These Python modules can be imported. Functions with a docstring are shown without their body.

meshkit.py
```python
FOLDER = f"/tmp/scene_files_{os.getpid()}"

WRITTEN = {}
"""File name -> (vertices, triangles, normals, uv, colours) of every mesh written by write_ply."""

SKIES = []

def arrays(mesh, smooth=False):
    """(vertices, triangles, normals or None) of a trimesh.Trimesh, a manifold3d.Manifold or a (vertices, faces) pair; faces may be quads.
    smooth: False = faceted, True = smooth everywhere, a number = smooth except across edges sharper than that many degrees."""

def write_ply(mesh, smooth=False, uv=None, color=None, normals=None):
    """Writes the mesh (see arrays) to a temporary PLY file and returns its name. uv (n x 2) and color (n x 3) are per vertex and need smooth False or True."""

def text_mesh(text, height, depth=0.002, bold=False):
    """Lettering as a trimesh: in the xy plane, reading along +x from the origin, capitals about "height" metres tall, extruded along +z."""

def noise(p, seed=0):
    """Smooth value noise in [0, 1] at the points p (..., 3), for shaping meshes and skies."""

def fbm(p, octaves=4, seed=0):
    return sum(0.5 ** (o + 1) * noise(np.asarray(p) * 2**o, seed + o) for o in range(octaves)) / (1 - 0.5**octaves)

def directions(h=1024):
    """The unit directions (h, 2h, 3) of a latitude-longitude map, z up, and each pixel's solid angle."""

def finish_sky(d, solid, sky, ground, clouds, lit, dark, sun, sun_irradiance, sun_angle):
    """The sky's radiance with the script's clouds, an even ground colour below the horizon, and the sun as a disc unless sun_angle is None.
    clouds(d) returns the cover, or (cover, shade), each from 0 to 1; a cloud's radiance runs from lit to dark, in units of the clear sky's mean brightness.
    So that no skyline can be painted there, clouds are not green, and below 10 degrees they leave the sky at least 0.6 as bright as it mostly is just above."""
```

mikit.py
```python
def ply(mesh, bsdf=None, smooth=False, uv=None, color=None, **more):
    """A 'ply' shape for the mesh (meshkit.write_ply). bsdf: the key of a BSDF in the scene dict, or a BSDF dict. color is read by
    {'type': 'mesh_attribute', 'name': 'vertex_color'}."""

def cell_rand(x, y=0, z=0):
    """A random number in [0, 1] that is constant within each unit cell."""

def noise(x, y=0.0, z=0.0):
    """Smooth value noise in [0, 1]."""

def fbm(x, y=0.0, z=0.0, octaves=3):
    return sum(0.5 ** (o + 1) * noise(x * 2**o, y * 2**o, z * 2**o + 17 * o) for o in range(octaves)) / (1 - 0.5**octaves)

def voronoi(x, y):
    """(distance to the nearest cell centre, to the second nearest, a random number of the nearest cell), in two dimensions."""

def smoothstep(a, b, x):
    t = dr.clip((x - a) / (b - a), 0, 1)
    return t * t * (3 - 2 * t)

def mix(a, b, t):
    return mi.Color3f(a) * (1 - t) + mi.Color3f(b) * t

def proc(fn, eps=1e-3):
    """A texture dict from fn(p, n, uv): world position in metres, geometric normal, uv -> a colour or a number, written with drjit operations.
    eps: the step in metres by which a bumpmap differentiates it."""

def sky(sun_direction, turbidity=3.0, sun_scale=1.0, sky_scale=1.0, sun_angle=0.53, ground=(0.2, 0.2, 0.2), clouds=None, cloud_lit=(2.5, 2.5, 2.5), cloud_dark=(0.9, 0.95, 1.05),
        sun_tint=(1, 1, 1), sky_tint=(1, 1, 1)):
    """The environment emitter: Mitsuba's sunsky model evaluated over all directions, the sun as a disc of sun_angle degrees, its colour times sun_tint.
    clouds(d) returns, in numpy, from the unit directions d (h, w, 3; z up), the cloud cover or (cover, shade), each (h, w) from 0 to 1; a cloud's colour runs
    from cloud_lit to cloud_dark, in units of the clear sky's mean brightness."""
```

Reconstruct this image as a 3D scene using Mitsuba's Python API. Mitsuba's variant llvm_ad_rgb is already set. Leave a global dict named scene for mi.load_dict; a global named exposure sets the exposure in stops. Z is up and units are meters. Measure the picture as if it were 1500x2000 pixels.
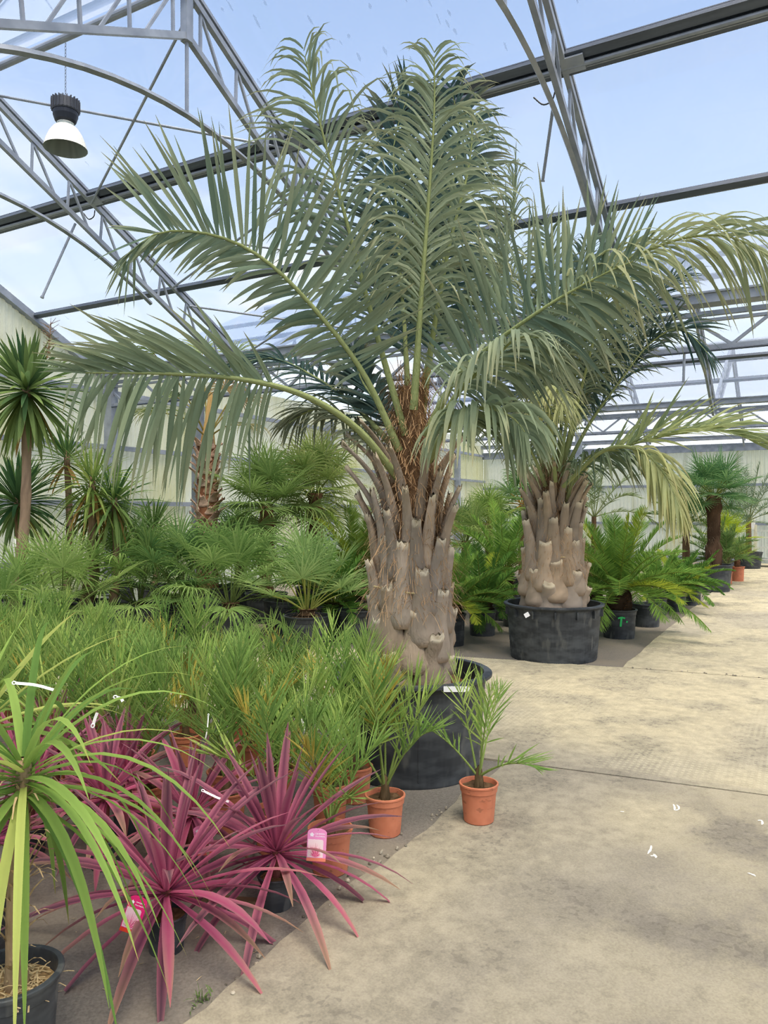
import math, random, numpy as np, trimesh, mitsuba as mi, drjit as dr, mikit, meshkit
from shapely.geometry import Polygon
from mikit import ply, proc, noise, fbm, smoothstep

# ---------------------------------------------------------------- camera, sky, exposure
T = mi.ScalarTransform4f
YAW = math.radians(29.0)                      # the aisle runs along +y, the camera looks 29 degrees to its left
EYE = np.array([0.0, 0.0, 1.5])
RIGHT = np.array([math.cos(YAW), math.sin(YAW), 0.0])
FWD = np.array([-math.sin(YAW), math.cos(YAW), 0.0])
UP = np.array([0.0, 0.0, 1.0])
scene, labels = {}, {}
scene['camera'] = {'type': 'perspective', 'fov': 53.13, 'fov_axis': 'x', 'near_clip': 0.05, 'far_clip': 500.0,
                   'to_world': T().look_at(origin=EYE.tolist(), target=(EYE + FWD).tolist(), up=[0, 0, 1])}


def cloud_fn(d):
    el = np.degrees(np.arcsin(np.clip(d[..., 2], -1, 1)))
    q = d / np.maximum(d[..., 2:3], 0.12)
    n1 = meshkit.fbm(q * [1.1, 1.1, 0.0] + [3.1, 7.7, 0.0], 5, 3)
    n2 = meshkit.fbm(q * [0.5, 0.5, 0.0] + [9.0, 2.0, 0.0], 3, 8)
    haze = np.clip(1.0 - el / 34.0, 0, 1) ** 1.3 * 0.80
    puff = np.clip((n1 - 0.46) * 4.0, 0, 1) * np.clip((n2 - 0.30) * 3.0, 0, 1) * 0.75
    cover = 0.22 + haze * (0.75 + 0.5 * n1) + puff
    return np.clip(cover, 0, 1), np.clip((0.62 - n1) * 1.6, 0, 1) * 0.6


SUN = np.array([0.35, -0.25, 0.90])
scene['sky'] = mikit.sky(SUN.tolist(), turbidity=3.0, sun_scale=0.5, sky_scale=1.0, sun_angle=40.0, sun_tint=(0.93, 1.0, 1.12), ground=(0.25, 0.25, 0.2),
                         clouds=cloud_fn, cloud_lit=(1.45, 1.50, 1.62), cloud_dark=(1.05, 1.15, 1.38), sky_tint=(1.08, 1.0, 0.98))
exposure = 2.9

# ---------------------------------------------------------------- small helpers
RN = np.random.RandomState


def lin(*c):
    c = np.array(c, float) / 255.0
    return np.where(c < 0.04045, c / 12.92, ((c + 0.055) / 1.055) ** 2.4)


def mix(a, b, t):
    a, b = ([float(x) for x in v] if isinstance(v, np.ndarray) else v for v in (a, b))
    return mikit.mix(a, b, t)


def rgb(c):
    return {'type': 'rgb', 'value': [float(x) for x in c]}


def at(px, py, d):
    """Point whose place was measured in the photograph (1500 x 2000 frame) and whose distance along the view is d metres."""
    return EYE + RIGHT * ((px - 750.0) / 1500.0 * d) + FWD * d + UP * ((1000.0 - py) / 1500.0 * d)


def ground(px, d):
    p = at(px, 1000, d)
    return np.array([p[0], p[1], 0.0])


def unit(v):
    return v / np.maximum(np.linalg.norm(v, axis=-1, keepdims=True), 1e-12)


def numbered(key):
    if key not in scene and key not in _used:
        _used.add(key)
        return key
    k = 1
    while f'{key}_{k:03d}' in scene or f'{key}_{k:03d}' in _used:
        k += 1
    _used.add(f'{key}_{k:03d}')
    return f'{key}_{k:03d}'


_used = set()


def thing(name, label, cat, group=None):
    key = numbered(name)
    labels[key] = {'label': label, 'category': cat}
    if group:
        labels[key]['group'] = group
    return key


def part(parent, name, shape, label=None, stuff=False):
    key = numbered(f'{parent}__{name}')
    scene[key] = dict(shape)
    if label:
        labels.setdefault(key, {})['label'] = label
    if stuff:
        labels.setdefault(key, {})['kind'] = 'stuff'
    return key


def single(name, shape, label, cat, group=None, stuff=False):
    key = thing(name, label, cat, group)
    scene[key] = dict(shape)
    if stuff:
        labels[key]['kind'] = 'stuff'
    return key


def struct(name, shape=None, label=None):
    key = numbered(name)
    if shape is not None:
        scene[key] = dict(shape)
    labels[key] = {'kind': 'structure'}
    if label:
        labels[key]['label'] = label
    return key


class M:
    """Collects triangles with vertex colours and makes one mesh of them."""
    def __init__(self):
        self.v, self.f, self.c, self.n = [], [], [], 0

    def add(self, v, f, col):
        v = np.asarray(v, float).reshape(-1, 3)
        col = np.broadcast_to(np.asarray(col, float), v.shape) if np.ndim(col) == 1 else np.asarray(col, float).reshape(-1, 3)
        self.v.append(v); self.f.append(np.asarray(f, int) + self.n); self.c.append(col)
        self.n += len(v)
        return self

    def ply(self, bsdf, smooth=True, **more):
        v, f, c = np.vstack(self.v), np.vstack(self.f), np.vstack(self.c)
        if smooth is False:
            v, c = v[f].reshape(-1, 3), c[f].reshape(-1, 3)
            f = np.arange(len(v)).reshape(-1, 3)
        return ply((v, f), bsdf, smooth=bool(smooth), color=np.clip(c, 0, 1), **more)


def box(c, s, R=None):
    b = trimesh.creation.box(extents=s)
    v = b.vertices if R is None else b.vertices @ np.asarray(R).T
    return v + np.asarray(c), b.faces


def bar(p, q, w, h=None, up=UP):
    """A bar of w by h from p to q."""
    p, q = np.asarray(p, float), np.asarray(q, float)
    h = h or w
    d = unit(q - p)
    s = np.cross(d, up)
    if np.linalg.norm(s) < 1e-6:
        s = np.cross(d, [1.0, 0, 0])
    s = unit(s); u = np.cross(s, d)
    return box((p + q) / 2, (np.linalg.norm(q - p), w, h), np.stack([d, s, u], 1))


def tube(path, r, sides=6, caps=True):
    path = np.asarray(path, float)
    K = len(path)
    r = np.broadcast_to(np.asarray(r, float), (K,))
    t = unit(np.gradient(path, axis=0))
    ref = np.array([0.31, 0.17, 0.94]) if abs(t[0] @ np.array([0.31, 0.17, 0.94])) < 0.9 else np.array([1.0, 0, 0])
    s = np.zeros((K, 3)); s[0] = unit(np.cross(t[0], ref))
    for k in range(1, K):
        s[k] = unit(s[k - 1] - (s[k - 1] @ t[k]) * t[k])
    b = np.cross(t, s)
    a = np.arange(sides) * 2 * np.pi / sides
    v = path[:, None] + r[:, None, None] * (np.cos(a)[None, :, None] * s[:, None] + np.sin(a)[None, :, None] * b[:, None])
    f = grid_faces(K, sides, True)
    v = v.reshape(-1, 3)
    if caps:
        v = np.vstack([v, path[0], path[-1]])
        i = np.arange(sides); j = (i + 1) % sides
        f = np.vstack([f, np.stack([j, i, i * 0 + K * sides], 1), np.stack([i, j, i * 0 + K * sides + 1], 1) + np.array([(K - 1) * sides, (K - 1) * sides, 0])])
    return v, f


def grid_faces(K, m, wrap=False):
    k, i = np.meshgrid(np.arange(K - 1), np.arange(m if wrap else m - 1), indexing='ij')
    j = (i + 1) % m
    a, b, c, d = k * m + i, k * m + j, (k + 1) * m + j, (k + 1) * m + i
    return np.vstack([np.stack([a, b, c], -1).reshape(-1, 3), np.stack([a, c, d], -1).reshape(-1, 3)])


def lathe(profile, sections=40, c=(0, 0, 0)):
    """Surface turned around z from (radius, height) pairs, listed so that its outside shows."""
    pr = np.asarray(profile, float)
    a = np.arange(sections) * 2 * np.pi / sections
    v = np.stack([pr[:, None, 0] * np.cos(a), pr[:, None, 0] * np.sin(a), np.repeat(pr[:, 1:2], sections, 1)], -1)
    return v.reshape(-1, 3) + np.asarray(c), grid_faces(len(pr), sections, True)


def curve(pts, n):
    """Catmull-Rom curve through the points, n samples evenly spaced along it."""
    p = np.asarray(pts, float)
    p = np.vstack([2 * p[0] - p[1], p, 2 * p[-1] - p[-2]])
    out = []
    for i in range(1, len(p) - 2):
        u = np.linspace(0, 1, 24, endpoint=False)[:, None]
        a, b, c, d = p[i - 1], p[i], p[i + 1], p[i + 2]
        out.append(0.5 * (2 * b + (c - a) * u + (2 * a - 5 * b + 4 * c - d) * u**2 + (3 * b - a - 3 * c + d) * u**3))
    out = np.vstack(out + [p[-2:-1]])
    L = np.r_[0, np.cumsum(np.linalg.norm(np.diff(out, axis=0), axis=1))]
    g = np.linspace(0, L[-1], n)
    return np.stack([np.interp(g, L, out[:, k]) for k in range(3)], 1)


def ribbons(C, W, S, N=None, fold=0.0, col=None):
    """Leaf blades: centre lines C (n, K, 3), half widths W (n, K), side vectors S, folded up along N; col (n, K, 3) or (n, K, m, 3)."""
    n, K = W.shape
    side = S * W[..., None]
    if fold:
        lift = N * (W * fold)[..., None]
        V = np.stack([C - side + lift, C, C + side + lift], 2); m = 3
    else:
        V = np.stack([C - side, C + side], 2); m = 2
    f = grid_faces(K, m)
    F = (f[None] + (np.arange(n) * K * m)[:, None, None]).reshape(-1, 3)
    if col.ndim == 2:
        col = col[:, None]
    if col.ndim == 3:
        col = np.broadcast_to(col, (n, K, 3))[:, :, None]
    col = np.broadcast_to(col, (n, K, m, 3))
    return V.reshape(-1, 3), F, col.reshape(-1, 3)


def grow(base, d0, L, K, droop, power=1.3):
    """Centre lines that start along d0 and bend down: (n, K, 3) points and unit directions."""
    u = np.linspace(0, 1, K)
    droop = np.broadcast_to(np.asarray(droop, float), (len(base),))
    d = unit(d0[:, None] + np.array([0, 0, -1.0]) * (droop[:, None] * u[None] ** power)[..., None])
    step = (np.asarray(L) / (K - 1))[:, None, None] * 0.5 * (d[:, 1:] + d[:, :-1])
    C = base[:, None] + np.concatenate([np.zeros((len(base), 1, 3)), np.cumsum(step, 1)], 1)
    return C, d


# ---------------------------------------------------------------- materials
VC = {'type': 'mesh_attribute', 'name': 'vertex_color'}
scene['mat_leaf'] = {'type': 'principledthin', 'base_color': VC, 'roughness': 0.42, 'spec_trans': 0.0, 'diff_trans': 0.8, 'eta': 1.4}
scene['mat_matte'] = {'type': 'twosided', 'bsdf': {'type': 'bumpmap', 'arbitrary': proc(lambda p, n, uv: noise(p.x * 170, p.y * 170, p.z * 22) + 0.5 * noise(p.x * 400, p.y * 400, p.z * 120), eps=1.5e-3),
                      'scale': 0.004, 'bsdf': {'type': 'diffuse', 'reflectance': VC}}}
scene['mat_paint'] = {'type': 'twosided', 'bsdf': {'type': 'principled', 'base_color': VC, 'roughness': 0.45, 'specular': 0.4}}


def f_black(p, n, uv):
    a = fbm(p.x * 7, p.y * 7, p.z * 16, 4)
    b = noise(p.x * 60, p.y * 60, p.z * 8)
    c = mix(lin(38, 42, 46), lin(74, 78, 80), smoothstep(0.35, 0.75, a) * 0.75 + 0.25 * b)
    dust = smoothstep(0.62, 0.78, fbm(p.x * 19, p.y * 19, p.z * 5, 3))
    return mix(c, lin(96, 97, 92), dust * 0.55)


def f_terra(p, n, uv):
    a = fbm(p.x * 25, p.y * 25, p.z * 18, 3)
    c = mix(lin(176, 102, 72), lin(200, 126, 94), a)
    return mix(c, lin(120, 74, 52), smoothstep(0.66, 0.8, fbm(p.x * 40, p.y * 40, p.z * 50 + 9, 3)) * 0.5)


def f_galv(p, n, uv):
    a = fbm(p.x * 9, p.y * 9, p.z * 9, 3)
    return mix(lin(118, 126, 138), lin(168, 175, 184), a)


def f_beam(p, n, uv):
    a = fbm(p.x * 2.5, p.y * 30, p.z * 30, 3)
    return mix(lin(48, 56, 68), lin(92, 102, 116), a)


def f_conc(p, n, uv):
    a = fbm(p.x * 0.75 + 3, p.y * 0.75, 0, 4)
    b = fbm(p.x * 3.1, p.y * 3.1 + 5, 0, 5)
    c = fbm(p.x * 20, p.y * 20, 3.0, 4)
    col = mix(lin(168, 158, 130), lin(150, 142, 122), smoothstep(0.35, 0.65, a))
    col = mix(col, lin(126, 120, 104), smoothstep(0.42, 0.75, b) * 0.5)
    col = mix(col, lin(130, 123, 108), smoothstep(4.52, 4.46, p.y - (p.x + 1.6) * 0.1) * (0.15 + 0.5 * a))
    # darker, greyer mottling over the right part of the near slab
    lane = smoothstep(-1.25, -0.1, p.x + 1.2 * (a - 0.5) + 0.8 * (b - 0.5)) * smoothstep(0.15, 0.8, b + 0.9 * (c - 0.5))
    col = mix(col, lin(98, 92, 84), lane * 0.62 * smoothstep(5.0, 4.4, p.y))
    fine = noise(p.x * 170, p.y * 170, 2.0) * 0.6 + noise(p.x * 330, p.y * 330, 7.0) * 0.4
    col = col * (0.60 + 0.48 * c + 0.32 * fine)
    fleck = smoothstep(0.62, 0.70, fbm(p.x * 46, p.y * 46, 1.0, 2)) * smoothstep(0.45, 0.65, b)
    col = mix(col, lin(92, 86, 76), fleck * 0.35)
    # raked pattern of the cross aisle: ridges paler in patches
    g = smoothstep(0.3, 0.8, dr.sin(p.x * 178.0 + 5 * a) * 0.5 + 0.5) * smoothstep(0.1, 0.9, dr.sin(p.y * 150.0 + 4 * b) * 0.5 + 0.5)
    cross = smoothstep(4.5, 4.7, p.y) * smoothstep(7.5, 7.3, p.y) * smoothstep(0.35, 0.7, fbm(p.x * 1.3 + 8, p.y * 1.3, 2, 3))
    return mix(col, lin(190, 182, 152), cross * g * 0.4)


def h_conc(p, n, uv):
    g = (dr.sin(p.x * 178.0) * 0.5 + 0.5) * (dr.sin(p.y * 150.0) * 0.5 + 0.5) * smoothstep(4.5, 4.7, p.y) * smoothstep(7.5, 7.3, p.y)
    return 0.4 * g + 0.5 * fbm(p.x * 30, p.y * 30, 0, 3) + 0.2 * noise(p.x * 160, p.y * 160)


def f_asph(p, n, uv):
    a = fbm(p.x * 1.4, p.y * 1.4, 0, 4)
    b = noise(p.x * 130, p.y * 130, 0) * 0.6 + noise(p.x * 260, p.y * 260, 4) * 0.4
    col = mix(lin(88, 84, 78), lin(128, 122, 112), b * 0.7 + 0.3 * a)
    return mix(col, lin(132, 122, 104), smoothstep(0.5, 0.7, a) * 0.45 + smoothstep(6.5, 8.0, p.y) * 0.35)


def h_asph(p, n, uv):
    return noise(p.x * 110, p.y * 110) + 0.5 * noise(p.x * 230, p.y * 230, 3)


def f_wall(p, n, uv):
    a = fbm(p.x * 0.8, p.y * 0.8, p.z * 0.35, 3)
    b = fbm(p.x * 6, p.y * 6, p.z * 0.7, 3)
    col = mix(lin(226, 228, 208), lin(216, 216, 176), smoothstep(0.4, 0.7, a))
    return mix(col, lin(176, 178, 152), smoothstep(0.55, 0.75, b) * 0.4)


def principled(fn, rough, spec=0.4, bump=None, scale=0.002, metallic=0.0):
    b = {'type': 'principled', 'base_color': proc(fn), 'roughness': rough, 'specular': spec, 'metallic': metallic}
    if bump:
        b = {'type': 'bumpmap', 'arbitrary': proc(bump), 'scale': scale, 'bsdf': b}
    return {'type': 'twosided', 'bsdf': b}


scene['mat_black'] = principled(f_black, 0.5, 0.45)
scene['mat_terra'] = principled(f_terra, 0.55, 0.35)
scene['mat_galv'] = principled(f_galv, 0.42, 0.5, metallic=0.35)
scene['mat_beam'] = principled(f_beam, 0.45, 0.5)
scene['mat_conc'] = principled(f_conc, 0.85, 0.25, h_conc, 0.004)
scene['mat_asph'] = principled(f_asph, 0.9, 0.25, h_asph, 0.004)
scene['mat_wall'] = {'type': 'principledthin', 'base_color': proc(f_wall), 'roughness': 0.6, 'diff_trans': 1.1, 'spec_trans': 0.0, 'eta': 1.4}
scene['mat_film'] = {'type': 'thindielectric', 'int_ior': 1.35}
scene['mat_grime'] = {'type': 'mask', 'opacity': 0.2, 'bsdf': {'type': 'twosided', 'bsdf': {'type': 'diffuse', 'reflectance': rgb(lin(96, 100, 110))}}}

# ---------------------------------------------------------------- the house: floor
r0 = RN(5)
ASPH = -0.012
XL, XR, YB = -9.9, 6.0, 25.0
EDGE = -1.61                                   # where the concrete lane meets the tarmac


def wavy(p, q, n, amp, seed):
    r = RN(seed)
    t = np.linspace(0, 1, n)[:, None]
    pts = np.asarray(p, float) * (1 - t) + np.asarray(q, float) * t
    d = unit(np.asarray(q, float) - np.asarray(p, float))
    o = np.array([-d[1], d[0]])
    w = np.interp(np.linspace(0, 1, n), np.linspace(0, 1, n // 3 + 2), r.uniform(-1, 1, n // 3 + 2)) * amp + r.uniform(-1, 1, n) * amp * 0.35
    w[0] = w[-1] = 0
    return pts + o * w[:, None]


def slab(poly):
    m = trimesh.creation.extrude_polygon(Polygon(poly), -ASPH + 0.03, engine='earcut')
    m.vertices[:, 2] += ASPH - 0.03
    return m


v, f = box((-2.0, 10.5, ASPH - 0.1), (19.0, 31.0, 0.2))
floor = struct('floor', ply((v, f), 'mat_asph'), 'dark grey tarmac floor of the plant hall')
J1 = [(-1.60, 4.40), (-0.216, 4.54), (6.5, 5.20)]          # joint across the lane
J2 = [(-1.59, 7.61), (-0.33, 7.73), (6.5, 8.35)]
g = 0.008
near = np.vstack([wavy((EDGE, -4.5), (EDGE + 0.005, 4.36), 90, 0.022, 1), [[J1[0][0] + 0.05, J1[0][1] - g], [J1[1][0], J1[1][1] - g], [6.5, 5.20 - g], [6.5, -4.5]]])
cross = np.vstack([wavy((-11.0, 4.30), (-1.60, 4.40 + g), 60, 0.03, 2), [[J1[1][0], J1[1][1] + g], [6.5, 5.20 + g], [6.5, 8.35 - g], [J2[1][0], J2[1][1] - g]], wavy((J2[0][0], J2[0][1] - g), (-5.6, 7.0), 30, 0.02, 3), wavy((-5.6, 7.0), (-11.0, 6.2), 30, 0.05, 13)[1:]])
far = np.vstack([wavy((J2[0][0] + 0.01, J2[0][1] + g), (EDGE - 0.02, 25.4), 60, 0.02, 4), [[6.5, 25.4], [6.5, 8.35 + g], [J2[1][0], J2[1][1] + g]]])
for poly in (near, cross, far):
    part(floor, 'concrete_slab', ply(slab(poly), 'mat_conc'), 'pale worn concrete slab of the walkway')

# chips of broken concrete and dirt along the joint and the slab edge
mm = M()
for k in range(150):
    if k < 70:
        x = r0.uniform(-1.5, 2.5); y = np.interp(x, [p[0] for p in J2], [p[1] for p in J2]) + r0.normal(0, 0.03)
    else:
        x = EDGE + r0.normal(-0.03, 0.03); y = r0.uniform(0.5, 4.2)
    s = r0.uniform(0.004, 0.013)
    m = trimesh.creation.icosphere(subdivisions=0, radius=s)
    vv = m.vertices * r0.uniform(0.5, 1.2, 3) + [x, y, (0.0 if x > EDGE else ASPH) + s * 0.4]
    mm.add(vv, m.faces, lin(*(r0.uniform(90, 190) * np.array([1, 0.95, 0.84]))))
single('concrete_crumbs', mm.ply('mat_matte', smooth=False), 'grey crumbs and grit scattered along the slab edges', 'grit', stuff=True)

# white paint marks on the lane
for i, (marks, lab) in enumerate([
    ([(1315, 1571, 1317, 1583), (1317, 1583, 1326, 1581), (1326, 1581, 1322, 1572)], 'small white U-shaped paint mark on the concrete walkway'),
    ([(1272, 1652, 1265, 1668), (1270, 1672, 1282, 1672), (1276, 1668, 1281, 1676)], 'white tick-shaped paint mark in the middle of the walkway'),
    ([(1211, 1585, 1219, 1586)], 'tiny white paint dash on the concrete walkway'),
    ([(1480, 1603, 1487, 1602), (1487, 1602, 1488, 1611)], 'white hook-shaped paint mark near the walkway joint'),
    ([(1460, 1705, 1476, 1712)], 'short slanting white paint stroke on the walkway')]):
    mm = M()
    for x0, y0, x1, y1 in marks:
        a = at(x0, y0, 2250 / (y0 - 1000.0)); b = at(x1, y1, 2250 / (y1 - 1000.0))
        pts = curve([a, (a + b) / 2 + [0.004, 0.003, 0], b], 6); pts[:, 2] = 0.0012
        d = unit(np.gradient(pts, axis=0)); s = np.cross(d, UP)
        V, F, Cc = ribbons(pts[None], np.array([[0.002, 0.005, 0.004, 0.006, 0.004, 0.002]]), s[None], col=lin(232, 228, 212)[None])
        mm.add(V, F, Cc)
    single('paint_mark', mm.ply('mat_paint'), lab, 'paint mark')

# ---------------------------------------------------------------- the house: walls
SPANS = [(0.6, 4.6, 8.65), (8.65, 12.75, 16.8), (16.8, 20.9, 25.0)]     # gutter, ridge, gutter
ZG, ZR = 3.63, 5.67


def roof_z(y):
    y = np.asarray(y, float)
    z = np.full(y.shape, ZG)
    for a, b, c in SPANS:
        z = np.where((y >= a) & (y <= c), ZG + (ZR - ZG) * np.where(y < b, (y - a) / (b - a), (c - y) / (c - b)), z)
    return z


def sheet(p0, p1, z0, top, pitch, depth, nrm):
    """Corrugated cladding sheet from p0 to p1 (xy), its top edge following top(t)."""
    p0, p1, nrm = np.asarray(p0, float), np.asarray(p1, float), np.asarray(nrm, float)
    L = np.linalg.norm(p1 - p0)
    n = max(1, int(round(L / pitch)))
    s, o = [], []
    for k in range(n):
        s += [k + 0.0, k + 0.18, k + 0.5, k + 0.68]; o += [0, 1, 1, 0]
    s.append(n); o.append(0)
    s, o = np.array(s) / n, np.array(o) * depth
    xy = p0 + (p1 - p0) * s[:, None] + nrm * o[:, None]
    v = np.concatenate([np.c_[xy, np.full(len(s), z0)], np.c_[xy, top(s)]])
    m = len(s); i = np.arange(m - 1)
    f = np.vstack([np.stack([i, i + 1, i + 1 + m], 1), np.stack([i, i + 1 + m, i + m], 1)])
    return v, f


wl = struct('wall_left', None, 'cream corrugated translucent cladding with grey rails')
for k in range(35):
    y0, y1 = -8.6 + k, -7.6 + k
    if y1 > 25.01:
        y1 = YB
    if y0 > YB - 0.02:
        break

    def top(s, y0=y0, y1=y1):
        y = y0 + (y1 - y0) * s
        return np.where(y > 8.7, 3.95, roof_z(y) + 0.02) if y0 > 0.5 else np.full(len(s), 5.0)
    part(wl, 'sheet', ply(sheet((XL - 0.03, y0), (XL - 0.03, y1 + 0.05), 0.0, top, 0.1, 0.022, (1, 0)), 'mat_wall'))
for z in (0.75, 1.64, 2.54, 3.42):
    part(wl, 'rail', ply(bar((XL + 0.045, -8, z), (XL + 0.045, YB, z), 0.06, 0.075), 'mat_galv'), 'grey horizontal cladding rail')
for y in (4.6, 8.65, 15.05, 19.0, 22.5):
    part(wl, 'post', ply(bar((XL + 0.10, y, 0), (XL + 0.10, y, 3.6), 0.14, 0.16), 'mat_galv'), 'grey steel wall post')
for a, b, c in SPANS[:1]:
    for (ya, za), (yb, zb) in (((a, ZG), (b, ZR)), ((b, ZR), (c, ZG))):
        part(wl, 'verge_flashing', ply(bar((XL + 0.02, ya, za + 0.01), (XL + 0.02, yb, zb + 0.01), 0.12, 0.10), 'mat_galv'), 'grey metal flashing along the roof slope')
wb = struct('wall_back', None, 'cream corrugated cladding with grey rails')
for k in range(16):
    x0 = XL + k * 1.0
    part(wb, 'sheet', ply(sheet((x0 + 1.05, YB), (x0, YB), 0.0, lambda s: np.full(len(s), 3.5), 0.12, 0.026, (0, -1)), 'mat_wall'))
for z in (0.12, 1.15, 2.30):
    part(wb, 'rail', ply(bar((XL, YB - 0.07, z), (XR, YB - 0.07, z), 0.06, 0.08), 'mat_galv'), 'grey horizontal cladding rail')
v, f = bar((XL, YB - 0.08, 3.42), (XR, YB - 0.08, 3.42), 0.10, 0.22)
part(wb, 'fascia', ply((v, f), 'mat_galv'), 'blue grey metal fascia')

# ---------------------------------------------------------------- the house: roof film, purlins, trusses
roof = struct('ceiling', None, 'clear film roof of the glasshouse')
r1 = RN(77)
for a, b, c in SPANS:
    for (ya, za), (yb, zb) in (((a, ZG), (b, ZR)), ((b, ZR), (c, ZG))):
        vv = np.array([[XL, ya, za], [XR, ya, za], [XR, yb, zb], [XL, yb, zb]]) + [0, 0, 0.12]
        part(roof, 'film', ply((vv, np.array([[0, 1, 2], [0, 2, 3]])), 'mat_film'))
# flap of film that overlaps below the vent beam
vv = np.array([[XL, 5.98, 0], [XR, 5.98, 0], [XR, 6.25, 0], [XL, 6.25, 0]])
vv[:, 2] = roof_z(vv[:, 1]) + 0.03
part(roof, 'vent_flap', ply((vv, np.array([[0, 1, 2], [0, 2, 3]])), 'mat_film'))
# gable of film above the clad wall
for a, b, c in SPANS[1:]:
    vv = np.array([[XL, a, 3.75], [XL, c, 3.75], [XL, b, ZR + 0.1]])
    part(roof, 'gable_film', ply((vv, np.array([[0, 1, 2]])), 'mat_film'))
mm = M()
for k in range(80):                            # smudges of algae on the film, longer down the slope
    y = r1.uniform(4.7, 8.4); x = r1.uniform(-9.5, 1.5)
    if k < 60:
        x = r1.normal(-3.2, 0.8); y = r1.uniform(4.8, 5.8)
    L, w = r1.uniform(0.015, 0.06), r1.uniform(0.008, 0.02)
    n = 9; a = np.arange(n) * 2 * np.pi / n
    rad = r1.uniform(0.5, 1.1, n)
    yy = y + L * np.cos(a) * rad; xx = x + w * np.sin(a) * rad
    vv = np.c_[xx, yy, roof_z(yy) + 0.115]
    vv = np.vstack([vv, vv.mean(0)])
    mm.add(vv, np.stack([np.arange(n), (np.arange(n) + 1) % n, np.full(n, n)], 1), lin(90, 95, 100))
part(roof, 'algae_smudges', mm.ply('mat_grime', smooth=False), 'grey smudges of algae', stuff=True)

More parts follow.
